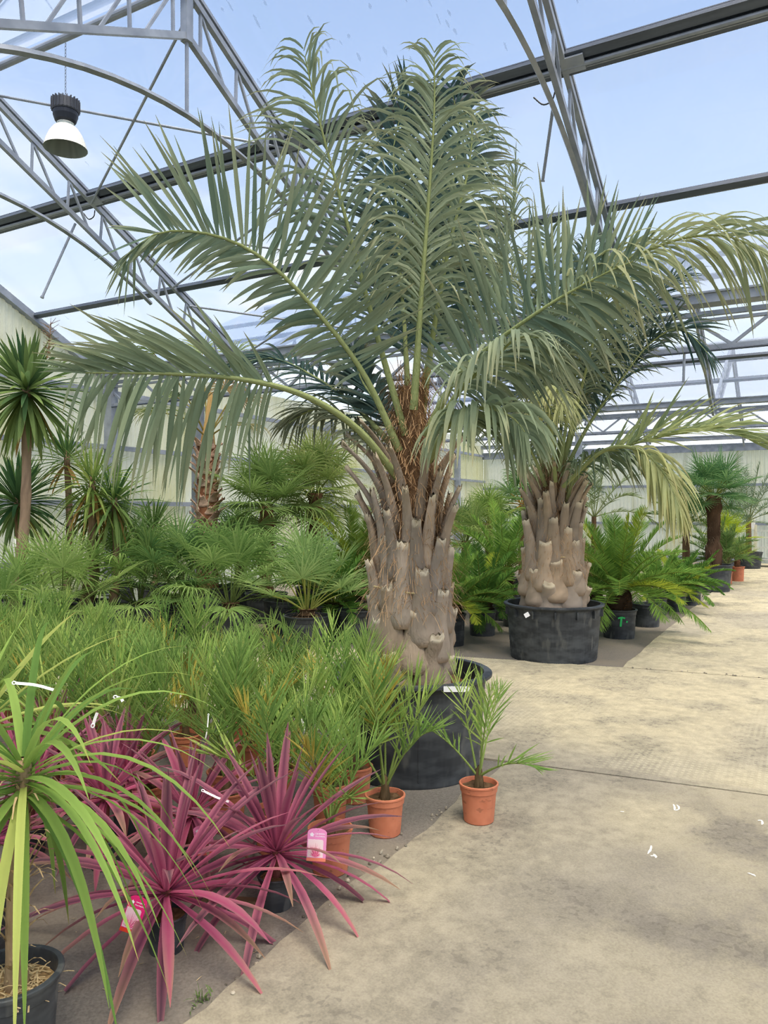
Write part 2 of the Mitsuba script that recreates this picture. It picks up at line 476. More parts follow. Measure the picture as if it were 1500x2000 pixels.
for si, (a, b, c) in enumerate(SPANS):
    where = ['nearest roof span', 'middle roof span', 'farthest roof span'][si]
    t = thing('ridge_pipe', f'thick grey green pipe along the ridge of the {where}', 'ridge pipe')
    part(t, 'pipe', ply(tube([(XL, b, ZR + 0.05), (XR, b, ZR + 0.05)], 0.034, 12), 'mat_galv'))
    for j, y in enumerate([a + (b - a) / 3, a + 2 * (b - a) / 3, b + (c - b) / 3, b + 2 * (c - b) / 3]):
        z = float(roof_z(np.array(y)))
        s = (ZR - ZG) / (b - a) * (1 if y < b else -1)
        upn = unit(np.array([0, -s, 1.0]))
        big = si == 0 and j == 2
        lab = f"dark grey purlin {['low on the near slope', 'high on the near slope', 'high on the far slope', 'low on the far slope'][j]} of the {where}"
        if big:
            t = thing('vent_beam', 'wide dark double beam with a silver pipe crossing the roof above the tall palm', 'roof beam')
            part(t, 'upper_channel', ply(bar((XL, y - 0.045, z + 0.05), (XR, y - 0.045, z + 0.05), 0.075, 0.045, upn), 'mat_beam'))
            part(t, 'lower_channel', ply(bar((XL, y + 0.05, z - 0.005), (XR, y + 0.05, z - 0.005), 0.075, 0.045, upn), 'mat_beam'))
            part(t, 'backing', ply(bar((XL, y, z + 0.06), (XR, y, z + 0.06), 0.15, 0.012, upn), 'mat_beam'))
            part(t, 'drive_pipe', ply(tube([(XL, y + 0.005, z - 0.015), (XR, y + 0.005, z - 0.015)], 0.019, 10), 'mat_galv'), 'silver drive pipe')
            part(t, 'thin_pipe', ply(tube([(XL, y + 0.036, z - 0.025), (XR, y + 0.036, z - 0.025)], 0.008, 8), 'mat_galv'), 'thin silver pipe')
            for x in (-7.06, -4.35, -1.68, 1.0):
                part(t, 'bracket', ply(bar((x - 0.02, y - 0.02, z - 0.01), (x + 0.16, y - 0.02, z - 0.01), 0.13, 0.02, upn), 'mat_galv'), 'grey fixing plate')
        else:
            t = thing('purlin', lab, 'purlin')
            part(t, 'channel', ply(bar((XL, y, z + 0.04), (XR, y, z + 0.04), 0.07, 0.05, upn), 'mat_beam'))
            part(t, 'lip', ply(bar((XL, y + 0.03, z + 0.012), (XR, y + 0.03, z + 0.012), 0.012, 0.02, upn), 'mat_galv'), 'paler lower lip')

for gi, y in enumerate((8.65, 16.8, 24.85)):
    where = ['nearest gutter line', 'second gutter line', 'gutter line along the back wall'][gi]
    t = thing('gutter', f'pale grey metal roof gutter, {where}', 'gutter')
    part(t, 'trough', ply(bar((XL, y, ZG + 0.08), (XR, y, ZG + 0.08), 0.22, 0.10), 'mat_galv'))
    part(t, 'flange', ply(bar((XL, y - 0.12, ZG + 0.135), (XR, y - 0.12, ZG + 0.135), 0.03, 0.02), 'mat_galv'))
    if gi == 2:
        continue
    t = thing('lattice_girder', f'grey lattice girder under the {where}', 'girder')
    for z, hh in ((ZG - 0.06, 0.05), (ZG - 0.13, 0.03), (ZG - 0.42, 0.05)):
        part(t, 'rail', ply(bar((XL, y, z), (XR, y, z), 0.05, hh), 'mat_galv'))
    part(t, 'cable_pipe', ply(tube([(XL, y - 0.05, ZG - 0.455), (XR, y - 0.05, ZG - 0.455)], 0.014, 8), 'mat_beam'))
    n = int((XR - XL) / 0.8)
    for k in range(n * 2):
        x = XL + 0.4 * k
        p, q = (x, y, ZG - 0.40 if k % 2 else ZG - 0.10), (x + 0.4, y, ZG - 0.10 if k % 2 else ZG - 0.40)
        part(t, 'diagonal', ply(bar(p, q, 0.035, 0.03), 'mat_galv'))
    for x, nm in ([(-7.96, 'beside the bare brown palm trunk'), (-4.35, 'behind the tallest potted palm')] if gi == 0 else [(-9.0, 'far back near the left wall'), (-4.43, 'standing behind the second giant palm'), (0.9, 'at the far end of the aisle')]):
        if x > 0:
            continue
        t2 = thing('roof_post', f'grey steel roof post {nm}', 'post')
        part(t2, 'shaft', ply(bar((x, y, ASPH), (x, y, ZG - 0.44), 0.13, 0.13), 'mat_galv'))
        part(t2, 'head_plate', ply(bar((x - 0.12, y, ZG - 0.45), (x + 0.12, y, ZG - 0.45), 0.16, 0.012), 'mat_galv'))
        part(t2, 'base_plate', ply(box((x, y, ASPH + 0.006), (0.24, 0.24, 0.012)), 'mat_galv'))

# roof trusses stand across the spans
for si, (a, b, c) in enumerate(SPANS):
    for ti, x in enumerate((-7.06, -4.35, -1.68, 1.02)):
        lab = f"grey lattice roof truss, {['first', 'second', 'third', 'fourth'][ti]} from the left wall in the {['nearest', 'middle', 'farthest'][si]} span"
        t = thing('roof_truss', lab, 'roof truss')
        webs = M()
        D = 0.34
        part(t, 'ridge_post', ply(bar((x, b, ZR - 0.02), (x, b, ZR - 0.42), 0.07), 'mat_galv'))
        for s in (-1, 1):
            e = a if s < 0 else c
            h = abs(e - b)
            Zt = lambda u: ZR - (ZR - ZG) * u
            P = lambda u, dz=0.0: np.array([x, b + (e - b) * u, Zt(u) - dz])
            part(t, 'upper_chord', ply(bar(P(0, 0.0), P(1, 0.0), 0.045, 0.05), 'mat_galv'))
            part(t, 'cover_rail', ply(bar(P(0, -0.065), P(1, -0.065), 0.06, 0.03), 'mat_galv'))
            part(t, 'lower_chord', ply(bar(P(0, D + 0.03), P(0.94, D - 0.02), 0.045, 0.05), 'mat_galv'))
            n = 9
            for k in range(n):
                u0, u1 = (k + 0.35) / n, (k + 1.0) / n
                for p, q in ((P(u0, 0.02), P(u0 * 0.98, D)), (P(u0, 0.02), P(min(u1 * 0.97, 0.94), D))):
                    V, F = bar(p, q, 0.022)
                    if si == 0:
                        part(t, 'web', ply((V, F), 'mat_galv'))
                    else:
                        webs.add(V, F, lin(120, 128, 140))
            if si == 0:                        # curved tie below the apex
                yy = np.linspace(0, 2.25, 10)
                path = np.c_[np.full(10, x), b + s * yy, 4.67 - 0.122 * yy**2]
                V, F = tube(path, 0.026, 4)
                part(t, 'curved_tie', ply((V, F), 'mat_galv'))
        if si == 0:
            part(t, 'king_rod', ply(bar((x, b, ZR - 0.4), (x, b, 4.68), 0.022), 'mat_galv'))
        else:
            part(t, 'webs', webs.ply('mat_paint', smooth=False), stuff=True)

# wind bracing between the two trusses by the left wall
xa, xb = -7.06, -4.35
rz = lambda y: float(roof_z(np.array(y)))
for (ya, yb), w in (((4.68, 5.95), 'from the ridge'), ((5.95, 4.68), 'down from the second truss apex'), ((6.25, 7.3), 'below the wide double beam'), ((7.2, 6.35), 'above the low purlin'), ((7.5, 8.5), 'low down by the gutter'), ((8.5, 7.5), 'rising from the gutter')):
    single('brace_rod', ply(tube([(xa, ya, rz(ya) - 0.03), (xb, yb, rz(yb) - 0.03)], 0.013, 8), 'mat_galv'), f'thin grey diagonal brace rod between two trusses, {w}', 'brace rod')
# vent rods that hang from the wide beam
for (p, q), w in zip((((147, 437, 8.5), (83, 579, 8.3)), ((1080, 212, 6.3), (1060, 352, 6.6)), ((1337, 678, 8.12), (1335, 745, 8.12))),
                     ('at the first truss by the left wall', 'beside the truss above the second giant palm', 'far down behind the second giant palm')):
    t = thing('vent_rod', f'slanting pale vent rod hanging {w}', 'rod')
    A, B = at(*p), at(*q)
    part(t, 'rod', ply(tube([A, B], 0.014, 8), 'mat_galv'))
    part(t, 'end_knob', ply(tube([B, B + (B - A) * 0.02], 0.02, 8), 'mat_galv'))

# loops of cable under the beam
for k, (px, py, d, w) in enumerate(((1070, 190, 6.28, 'beside the third truss'), (178, 418, 8.5, 'beside the first truss'))):
    p = at(px, py, d)
    pts = [p + [-0.12, 0, 0.03], p + [-0.04, 0, -0.05], p + [0.03, 0.01, -0.03], p + [0.06, 0, 0.03]]
    single('cable_loop', ply(tube(curve(pts, 14), 0.006, 6), 'mat_black'), f'black loop of cable under the roof beam {w}', 'cable')

# ---------------------------------------------------------------- hanging lamp
lp = at(128, 1000, 6.82)
lx, ly = lp[0], lp[1]
zb = 1.5 + 709 / 1500 * 6.82
lamp = thing('pendant_lamp', 'industrial pendant lamp with ribbed black housing and pale bell reflector', 'lamp')
out = [(0.186, 0.0), (0.182, 0.012), (0.165, 0.07), (0.14, 0.13), (0.105, 0.18), (0.075, 0.205), (0.07, 0.235)]
inn = [(0.066, 0.23), (0.10, 0.172), (0.135, 0.12), (0.16, 0.06), (0.178, 0.004), (0.186, 0.0)]
mm = M()
V, F = lathe(out, 40, (lx, ly, zb)); mm.add(V, F, lin(226, 226, 214))
part(lamp, 'reflector', mm.ply('mat_paint'), 'pale bell shaped reflector')
V, F = lathe(inn, 40, (lx, ly, zb)); c = np.tile(lin(128, 140, 138), (len(V), 1)) * (0.85 + 0.3 * RN(1).rand(40))[np.arange(len(V)) % 40][:, None]
part(lamp, 'reflector_lining', M().add(V, F, c).ply('mat_paint'), 'grey green inside of the reflector')
V, F = lathe([(0.07, 0.225), (0.09, 0.245), (0.105, 0.29), (0.108, 0.325), (0.0, 0.326)], 32, (lx, ly, zb))
part(lamp, 'lower_housing', M().add(V, F, lin(34, 40, 52)).ply('mat_paint', smooth=False))
V, F = lathe([(0.112, 0.325), (0.116, 0.335), (0.112, 0.42), (0.09, 0.435), (0, 0.436)], 32, (lx, ly, zb))
part(lamp, 'upper_housing', M().add(V, F, lin(62, 66, 74)).ply('mat_paint', smooth=False))
for k in range(22):
    a = k * 2 * math.pi / 22
    R = np.array([[math.cos(a), -math.sin(a), 0], [math.sin(a), math.cos(a), 0], [0, 0, 1]])
    V, F = box((0, 0, 0), (0.022, 0.007, 0.10), R)
    part(lamp, 'cooling_fin', M().add(V + [lx + 0.112 * math.cos(a), ly + 0.112 * math.sin(a), zb + 0.385], F, lin(66, 70, 78)).ply('mat_paint', smooth=False))
pts = [(lx - 0.07, ly, zb + 0.43), (lx - 0.08, ly, zb + 0.48), (lx - 0.05, ly, zb + 0.50), (lx - 0.03, ly, zb + 0.44)]
part(lamp, 'cable', ply(tube(curve(pts, 12), 0.007, 6), 'mat_black'))
V, F = lathe([(0.03, 0.43), (0.028, 0.455), (0.008, 0.465), (0, 0.465)], 12, (lx, ly, zb))
part(lamp, 'hook_cap', ply((V, F), 'mat_galv', smooth=30))
mm = M()
z = zb + 0.46
k = 0
while z < ZR - 0.02:                            # chain links
    a = np.linspace(0, 2 * math.pi, 9)
    o = np.array([1, 0, 0]) if k % 2 else np.array([0, 1, 0])
    path = np.array([lx, ly, z + 0.016]) + 0.007 * np.cos(a)[:, None] * o + 0.018 * np.sin(a)[:, None] * UP
    V, F = tube(path, 0.0022, 4, False); mm.add(V, F, lin(110, 116, 124)); z += 0.03; k += 1
part(lamp, 'chain', mm.ply('mat_paint'), 'thin steel chain')


# ---------------------------------------------------------------- pots and soil
def pot(parent, x, y, z, rt, rb, h, kind, soil_z=0.86, lip=None, soil_col=(74, 58, 44), band=True, sections=44, seed=0, tilt=0.0):
    """Pot with a turned rim and its soil."""
    lip = lip or 0.06 * rt
    mat = {'black': 'mat_black', 'terra': 'mat_terra'}[kind]
    ri = rt - lip
    wall = lambda t: rb + (ri - rb) * t
    prof = [(0, 0.0), (rb - 0.01 * rt, 0.0), (rb, 0.02 * h)]
    if band:
        prof += [(wall(0.80), 0.80 * h), (wall(0.81) + lip * 0.35, 0.815 * h), (wall(0.93) + lip * 0.4, 0.93 * h), (rt - lip * 0.2, 0.945 * h)]
    else:
        prof += [(wall(0.5), 0.5 * h), (wall(0.9), 0.9 * h), (wall(0.93) + lip * 0.2, 0.93 * h)]
    prof += [(rt, 0.965 * h), (rt, 0.99 * h), (rt - lip * 0.3, h), (ri - lip * 0.35, h), (ri - lip * 0.5, 0.985 * h), (wall(soil_z) - lip * 0.5, soil_z * h - 0.02), (wall(0.3) - lip * 0.5, 0.3 * h)]
    V, F = lathe(prof, sections, (x, y, z))
    part(parent, 'pot', ply((V, F), mat, smooth=32), 'black plastic pot' if kind == 'black' else 'terracotta coloured plastic pot')
    r = RN(seed + 11)
    R = wall(soil_z) - lip * 0.45
    n = 16
    rad = np.linspace(0, R, 7)[1:]
    a = np.arange(n) * 2 * np.pi / n
    P = np.stack([rad[:, None] * np.cos(a), rad[:, None] * np.sin(a), r.normal(0, 0.018 * rt, (6, n)) + 0.05 * rt], -1)
    P[-1, :, 2] = 0
    V = np.vstack([P.reshape(-1, 3), [[0, 0, 0.05 * rt]]]) + [x, y, z + soil_z * h]
    F = np.vstack([grid_faces(6, n, True), np.stack([np.arange(n), (np.arange(n) + 1) % n, np.full(n, 6 * n)], 1)])
    col = lin(*soil_col) * (0.6 + 0.8 * r.rand(len(V), 1))
    part(parent, 'soil', M().add(V, F, col).ply('mat_matte', smooth=False))


# ---------------------------------------------------------------- leaves
def rosette(c, n, L, W, e0, e1, droop, cols, r, K=8, core=0.03, fold=0.5, power=1.4, az=None, wprof=None, zspread=0.0):
    """Strap leaves around a growing point: list of (V, F, colour), one per leaf, youngest (upright) first."""
    leaves = []
    wprof = wprof if wprof is not None else np.array([0.55, 0.85, 1.0, 0.98, 0.9, 0.72, 0.45, 0.04])
    for i in range(n):
        t = (i + 0.5) / n
        a = az[i] if az is not None else i * 2.39996 + r.uniform(-0.25, 0.25)
        e = math.radians(e0 + (e1 - e0) * t**0.85 + r.uniform(-7, 7))
        o = np.array([math.cos(a), math.sin(a), 0])
        d0 = o * math.cos(e) + UP * math.sin(e)
        ln = L * r.uniform(0.82, 1.08) * (0.78 + 0.22 * min(1, t * 3))
        b = np.asarray(c) + o * core - UP * zspread * t
        C, d = grow(b[None], d0[None], np.array([ln]), K, droop * (0.35 + 0.9 * t) * r.uniform(0.7, 1.3), power)
        sd = np.cross(d0, UP); sd = unit(sd) if np.linalg.norm(sd) > 1e-3 else np.array([-o[1], o[0], 0])
        tw = r.uniform(-0.3, 0.3)
        S = unit(sd * math.cos(tw) + np.cross(sd, d[0]) * math.sin(tw))
        S = unit(S - (S * d[0]).sum(-1, keepdims=True) * d[0])
        N = np.cross(S, d[0]); N = np.where(N[:, 2:3] * 1 < 0, -N, N)
        Wd = W * np.interp(np.linspace(0, 1, K), np.linspace(0, 1, len(wprof)), wprof) * r.uniform(0.85, 1.1)
        col = cols(t, K, r)
        leaves.append(ribbons(C, Wd[None], S[None], N[None], fold, col[None]))
    return leaves


def leaf_parts(parent, leaves, name='leaf', mat='mat_leaf'):
    for V, F, c in leaves:
        part(parent, name, M().add(V, F, c).ply(mat))


def leaf_mass(parent, leaves, name='leaf_crown'):
    mm = M()
    for V, F, c in leaves:
        mm.add(V, F, c)
    part(parent, name, mm.ply('mat_leaf'), stuff=True)


LPROF = (np.array([0, 0.12, 0.3, 0.55, 0.8, 0.93, 1]), np.array([0.55, 0.82, 1.0, 0.95, 0.72, 0.5, 0.36]))


def frond_geo(pts, r, axis=None, s0=0.25, nl=50, L=0.5, W=0.012, a0=72, a1=28, lift=25, droop=0.8, jit=0.12, roll=0.0, rr=(0.016, 0.003), K=6, fold=0.4,
              col=((128, 145, 112), (92, 112, 92)), rcol=(150, 160, 108), tip=None, hint=None, uph=0.5, side_scale=(1, 1), power=1.3, flat=False, prof=LPROF):
    """Feather leaf along the rachis through pts: ((V, F, c) of the rachis, (V, F, c) of the leaflets)."""
    path = curve(pts, 48)
    t = unit(np.gradient(path, axis=0))
    if hint is not None:
        h = np.broadcast_to(np.asarray(hint, float), path.shape)
    else:
        inn = (np.asarray(axis)[None, :2] - path[:, :2]) if axis is not None else np.zeros((48, 2))
        inn = np.c_[inn, np.zeros(48)]
        h = unit(unit(inn) + UP * uph)
    n = unit(h - (h * t).sum(-1, keepdims=True) * t)
    b = np.cross(t, n)
    ro = math.radians(roll)
    n, b = n * math.cos(ro) + b * math.sin(ro), b * math.cos(ro) - n * math.sin(ro)
    rad = np.interp(np.linspace(0, 1, 48), [0, s0, 1], [rr[0] * 1.5, rr[0], rr[1]])
    RV, RF = tube(path[::2], rad[::2], 6)
    rc = np.asarray(lin(*rcol)) * r.uniform(0.9, 1.08)
    Cs, Ws, Ss, Ns, Cc = [], [], [], [], []
    ca, cb = lin(*col[0]), lin(*col[1])
    two = lambda x: x if isinstance(x, tuple) else (x, x)
    for sgn, sc, A0, A1, DR in zip((-1, 1), side_scale, two(a0), two(a1), two(droop)):
        if sc <= 0:
            continue
        s = np.linspace(s0, 0.995, nl) + r.normal(0, 0.25 / nl, nl)
        s = np.clip(s, s0, 1)
        pick = lambda A: np.stack([np.interp(s, np.linspace(0, 1, 48), A[:, k]) for k in range(3)], 1)
        bp, tt, nn, bb = pick(path), unit(pick(t)), unit(pick(n)), unit(pick(b))
        u = (s - s0) / (1 - s0)
        ang = np.radians(A0 + (A1 - A0) * u + r.normal(0, 60 * jit, nl))
        lf = np.radians(lift + r.normal(0, 90 * jit, nl))
        d0 = np.cos(ang)[:, None] * tt + np.sin(ang)[:, None] * (np.cos(lf)[:, None] * bb * sgn + np.sin(lf)[:, None] * nn)
        d0 = unit(d0 + r.normal(0, 0.25 * jit, (nl, 3)))
        ln = L * sc * np.interp(u, *prof) * r.uniform(0.82, 1.10, nl)
        C, d = grow(bp, d0, ln, K, DR * r.uniform(0.55, 1.45, nl), power)
        w0 = tt - (tt * d0).sum(-1, keepdims=True) * d0
        w0 = unit(w0 + np.cross(d0, w0) * r.normal(0, 0.35, (nl, 1)))
        S = unit(w0[:, None] - (w0[:, None] * d).sum(-1, keepdims=True) * d)
        N = np.cross(d, S)
        Wd = W * np.interp(np.linspace(0, 1, K), [0, 0.12, 0.4, 0.7, 1], [0.45, 0.9, 1.0, 0.7, 0.05])[None] * r.uniform(0.8, 1.15, (nl, 1)) * np.interp(u, [0, 0.15, 0.8, 1], [0.7, 1, 0.85, 0.55])[:, None]
        m = r.rand(nl, 1, 1)
        c = ca * (1 - m) + cb * m
        c = np.broadcast_to(c, (nl, K, 3)) * r.uniform(0.86, 1.12, (nl, 1, 1))
        if tip is not None:
            k = np.linspace(0, 1, K)[None, :, None] ** 3 * r.uniform(0, 1, (nl, 1, 1))
            c = c * (1 - k) + lin(*tip) * k
        Cs.append(C); Ws.append(Wd); Ss.append(S); Ns.append(N); Cc.append(c)
    lv = ribbons(np.vstack(Cs), np.vstack(Ws), np.vstack(Ss), np.vstack(Ns), 0 if flat else fold, np.vstack(Cc))
    return (RV, RF, np.tile(rc, (len(RV), 1))), lv


def fan_geo(base, hub, R, r, nseg=34, spread=150, droop=0.6, col=((92, 128, 74), (128, 156, 100)), pcol=(120, 140, 80), normal=None, K=6, join=0.30, tipcol=None, pr=0.007, sag=0.04):
    """Fan leaf: a stalk from base to hub and a pleated round blade of radius R."""
    base, hub = np.asarray(base, float), np.asarray(hub, float)
    mm = M()
    mid = (base + hub) / 2 + UP * sag * np.linalg.norm(hub - base)
    path = curve([base, mid, hub], 9)
    V, F = tube(path, np.linspace(pr * 1.5, pr * 0.8, 9), 5)
    mm.add(V, F, lin(*pcol) * r.uniform(0.85, 1.1))
    fw = unit(path[-1] - path[-3])
    nrm = np.asarray(normal, float) if normal is not None else UP + 0.3 * fw
    nrm = unit(nrm - (nrm @ fw) * fw)
    sd = np.cross(fw, nrm)
    ph = np.radians(np.linspace(-spread, spread, nseg))
    dp = ph[1] - ph[0]
    d0 = np.cos(ph)[:, None] * fw + np.sin(ph)[:, None] * sd + 0.18 * nrm
    d0 = unit(d0 + r.normal(0, 0.03, (nseg, 3)))
    ln = R * (1 - 0.28 * (np.abs(ph) / np.radians(180)) ** 1.5) * r.uniform(0.92, 1.05, nseg)
    C, d = grow(np.tile(hub, (nseg, 1)), d0, ln, K, droop * r.uniform(0.7, 1.3, nseg), 2.0)
    S = np.cross(d, nrm); S = unit(S)
    N = np.cross(S, d)
    u = np.linspace(0, 1, K)
    Wd = np.where(u < join, u * math.tan(dp / 2) * 1.02, join * math.tan(dp / 2) * (1 - (u - join) / (1 - join)) ** 0.8)[None] * ln[:, None] + 0.0006
    m = r.rand(nseg, 1, 1)
    c = np.broadcast_to(lin(*col[0]) * (1 - m) + lin(*col[1]) * m, (nseg, K, 3)) * r.uniform(0.9, 1.1, (nseg, 1, 1))
    if tipcol is not None:
        k = (u[None, :, None] ** 3) * r.uniform(0.2, 1, (nseg, 1, 1))
        c = c * (1 - k) + lin(*tipcol) * k
    V, F, cc = ribbons(C, Wd, S, N, 0.55, c)
    mm.add(V, F, cc)
    return mm


# ---------------------------------------------------------------- the two giant jelly palms
def boot(base, o, L, w, splay, r, thick=0.45, bulb=0.5):
    """Stub of an old leaf base on the trunk, cut off at its top."""
    K, m = 12, 14
    u = np.linspace(0, 1, K)
    side = np.cross(UP, o)
    lean = r.normal(0, 0.05)
    C = base + o * (splay * L * u**1.7)[:, None] + UP * (L * u * (1 - 0.12 * u * splay))[:, None] + side * (lean * L * u)[:, None]
    t = unit(np.gradient(C, axis=0))
    n = unit(o - (t @ o)[:, None] * t)
    b = np.cross(t, n)
    wu = w * np.interp(u, [0, 0.14, 0.34, 0.6, 1], [0.80, 1.0, 0.66 + bulb * 0.20, 0.58, 0.36 + 0.06 * r.rand()])
    th = w * thick * np.interp(u, [0, 0.12, 0.3, 0.55, 1], [1.3, 1.6, 1.2, 0.75, 0.5])
    a = np.arange(m) * 2 * np.pi / m
    keel = 1 + 0.25 * np.maximum(0, np.cos(a)) ** 3
    V = C[:, None] + wu[:, None, None] * np.sin(a)[None, :, None] * b[:, None] + (th[:, None] * np.cos(a)[None] * keel[None])[..., None] * n[:, None]
    V[-1] += UP * r.normal(0, 0.012, (m, 1))
    gray, tan, pale = lin(164, 152, 138), lin(184, 162, 136), lin(222, 208, 178)
    q = r.rand()
    colr = (gray * q + tan * (1 - q)) * r.uniform(0.8, 1.12)
    c = np.tile(colr, (K, m, 1)) * (1 + 0.55 * (meshkit.fbm(V * [75, 75, 8], 3, int(r.randint(99))) - 0.5) + 0.35 * (meshkit.noise(V * [14, 14, 14], 5) - 0.5))[..., None]
    c[0] = lin(150, 126, 100); c[-1] = pale
    V = np.vstack([V.reshape(-1, 3), C[-1] - t[-1] * 0.015])
    c = np.vstack([c.reshape(-1, 3), lin(178, 160, 128)])
    i = np.arange(m)
    F = np.vstack([grid_faces(K, m, True), np.stack([i + (K - 1) * m, (i + 1) % m + (K - 1) * m, np.full(m, K * m)], 1)])
    return V, F, c


def fibres(c, z0, z1, rad, n, r, col=((120, 92, 64), (160, 128, 92)), L=0.16):
    a = r.uniform(0, 2 * np.pi, n)
    z = r.uniform(z0, z1, n)
    R = np.interp(z, [z0, z1], rad)
    o = np.c_[np.cos(a), np.sin(a), np.zeros(n)]
    b = np.c_[np.asarray(c)[0] + R * o[:, 0], np.asarray(c)[1] + R * o[:, 1], z]
    d0 = unit(o * r.uniform(0.2, 0.9, (n, 1)) + r.normal(0, 0.7, (n, 3)) + UP * 0.3)
    C, d = grow(b, d0, r.uniform(0.4, 1.2, n) * L, 5, r.uniform(0.4, 2.2, n), 1.0)
    S = unit(np.cross(d, UP + 1e-3))
    m = r.rand(n, 1, 1)
    return ribbons(C, np.full((n, 5), 0.0016), S, col=np.broadcast_to(lin(*col[0]) * (1 - m) + lin(*col[1]) * m, (n, 5, 3)))


def jelly_palm(label, P, z0, ztop, rt, boots, fronds, seed, pot_args, prof):
    r = RN(seed)
    k = thing('jelly_palm', label, 'potted palm')
    pot(k, P[0], P[1], ASPH if P[1] > 7.6 or P[0] < EDGE else 0.0, *pot_args)
    # core of the trunk, drawn in towards the crown
    zz = np.linspace(z0 - 0.04, ztop, 14)
    rad = rt * np.interp(np.linspace(0, 1, 14), *prof[:2])
    V, F = tube(np.c_[np.full(14, P[0]), np.full(14, P[1]), zz], rad * 0.92, 20)
    part(k, 'trunk', M().add(V, F, lin(128, 100, 74) * (0.6 + 0.7 * r.rand(len(V), 1))).ply('mat_matte'), 'fibrous brown trunk core')
    for i in range(boots):
        t = i / (boots - 1.0)
        hz = -0.03 + prof[2] * t**1.1
        z = z0 + (ztop - z0) * hz
        a = i * 2.39996 + r.uniform(-0.12, 0.12)
        o = np.array([math.cos(a), math.sin(a), 0])
        base = np.array([P[0], P[1], z]) + o * rt * np.interp(hz, *prof[:2]) * 0.92
        L = np.interp(t, [0, 0.2, 0.45, 0.8, 1], [0.26, 0.42, 0.50, 0.44, 0.36]) * r.uniform(0.85, 1.15) * rt / 0.215
        w = np.interp(t, [0, 0.25, 0.5, 0.75, 1], [0.115, 0.11, 0.072, 0.044, 0.033]) * rt / 0.215 * (1.12 if rt > 0.25 else 1.0)
        sp = np.interp(t, [0, 0.2, 0.45, 0.7, 1], [0.34, 0.12, 0.12, 0.34, 0.6]) * r.uniform(0.5, 1.4)
        V, F, c = boot(base, o, L, w, sp, r, bulb=np.interp(t, [0, 0.4, 1], [1.15, 0.8, 0.2]))
        c = c * (r.uniform(0.72, 1.02) if t > 0.4 else r.uniform(0.92, 1.08))
        part(k, 'leaf_base', M().add(V, F, c).ply('mat_matte'))
    fz = [z0 + q * (ztop - z0) for q in (0.25, 1.04)]
    V, F, c = fibres(P, fz[0], fz[1], (rt * 1.15, rt * 0.36), 3600, r, ((150, 118, 86), (198, 164, 124)), 0.16)
    part(k, 'fibre', M().add(V, F, c).ply('mat_matte'), 'shaggy brown fibre', stuff=True)
    for fi, (pts, kw) in enumerate(fronds):
        (RV, RF, rc), (LV, LF, lc) = frond_geo([at(*p) for p in pts], r, axis=P, **kw)
        fk = part(k, 'frond', M().add(RV, RF, rc).ply('mat_matte'))
        part(fk, 'leaflets', M().add(LV, LF, lc).ply('mat_leaf'), stuff=True)
        over = (LV[:, 2] - roof_z(LV[:, 1])).max()
        if over > 0:
            print(label[:12], 'frond', fi, 'above roof by', round(float(over), 2))
    return k


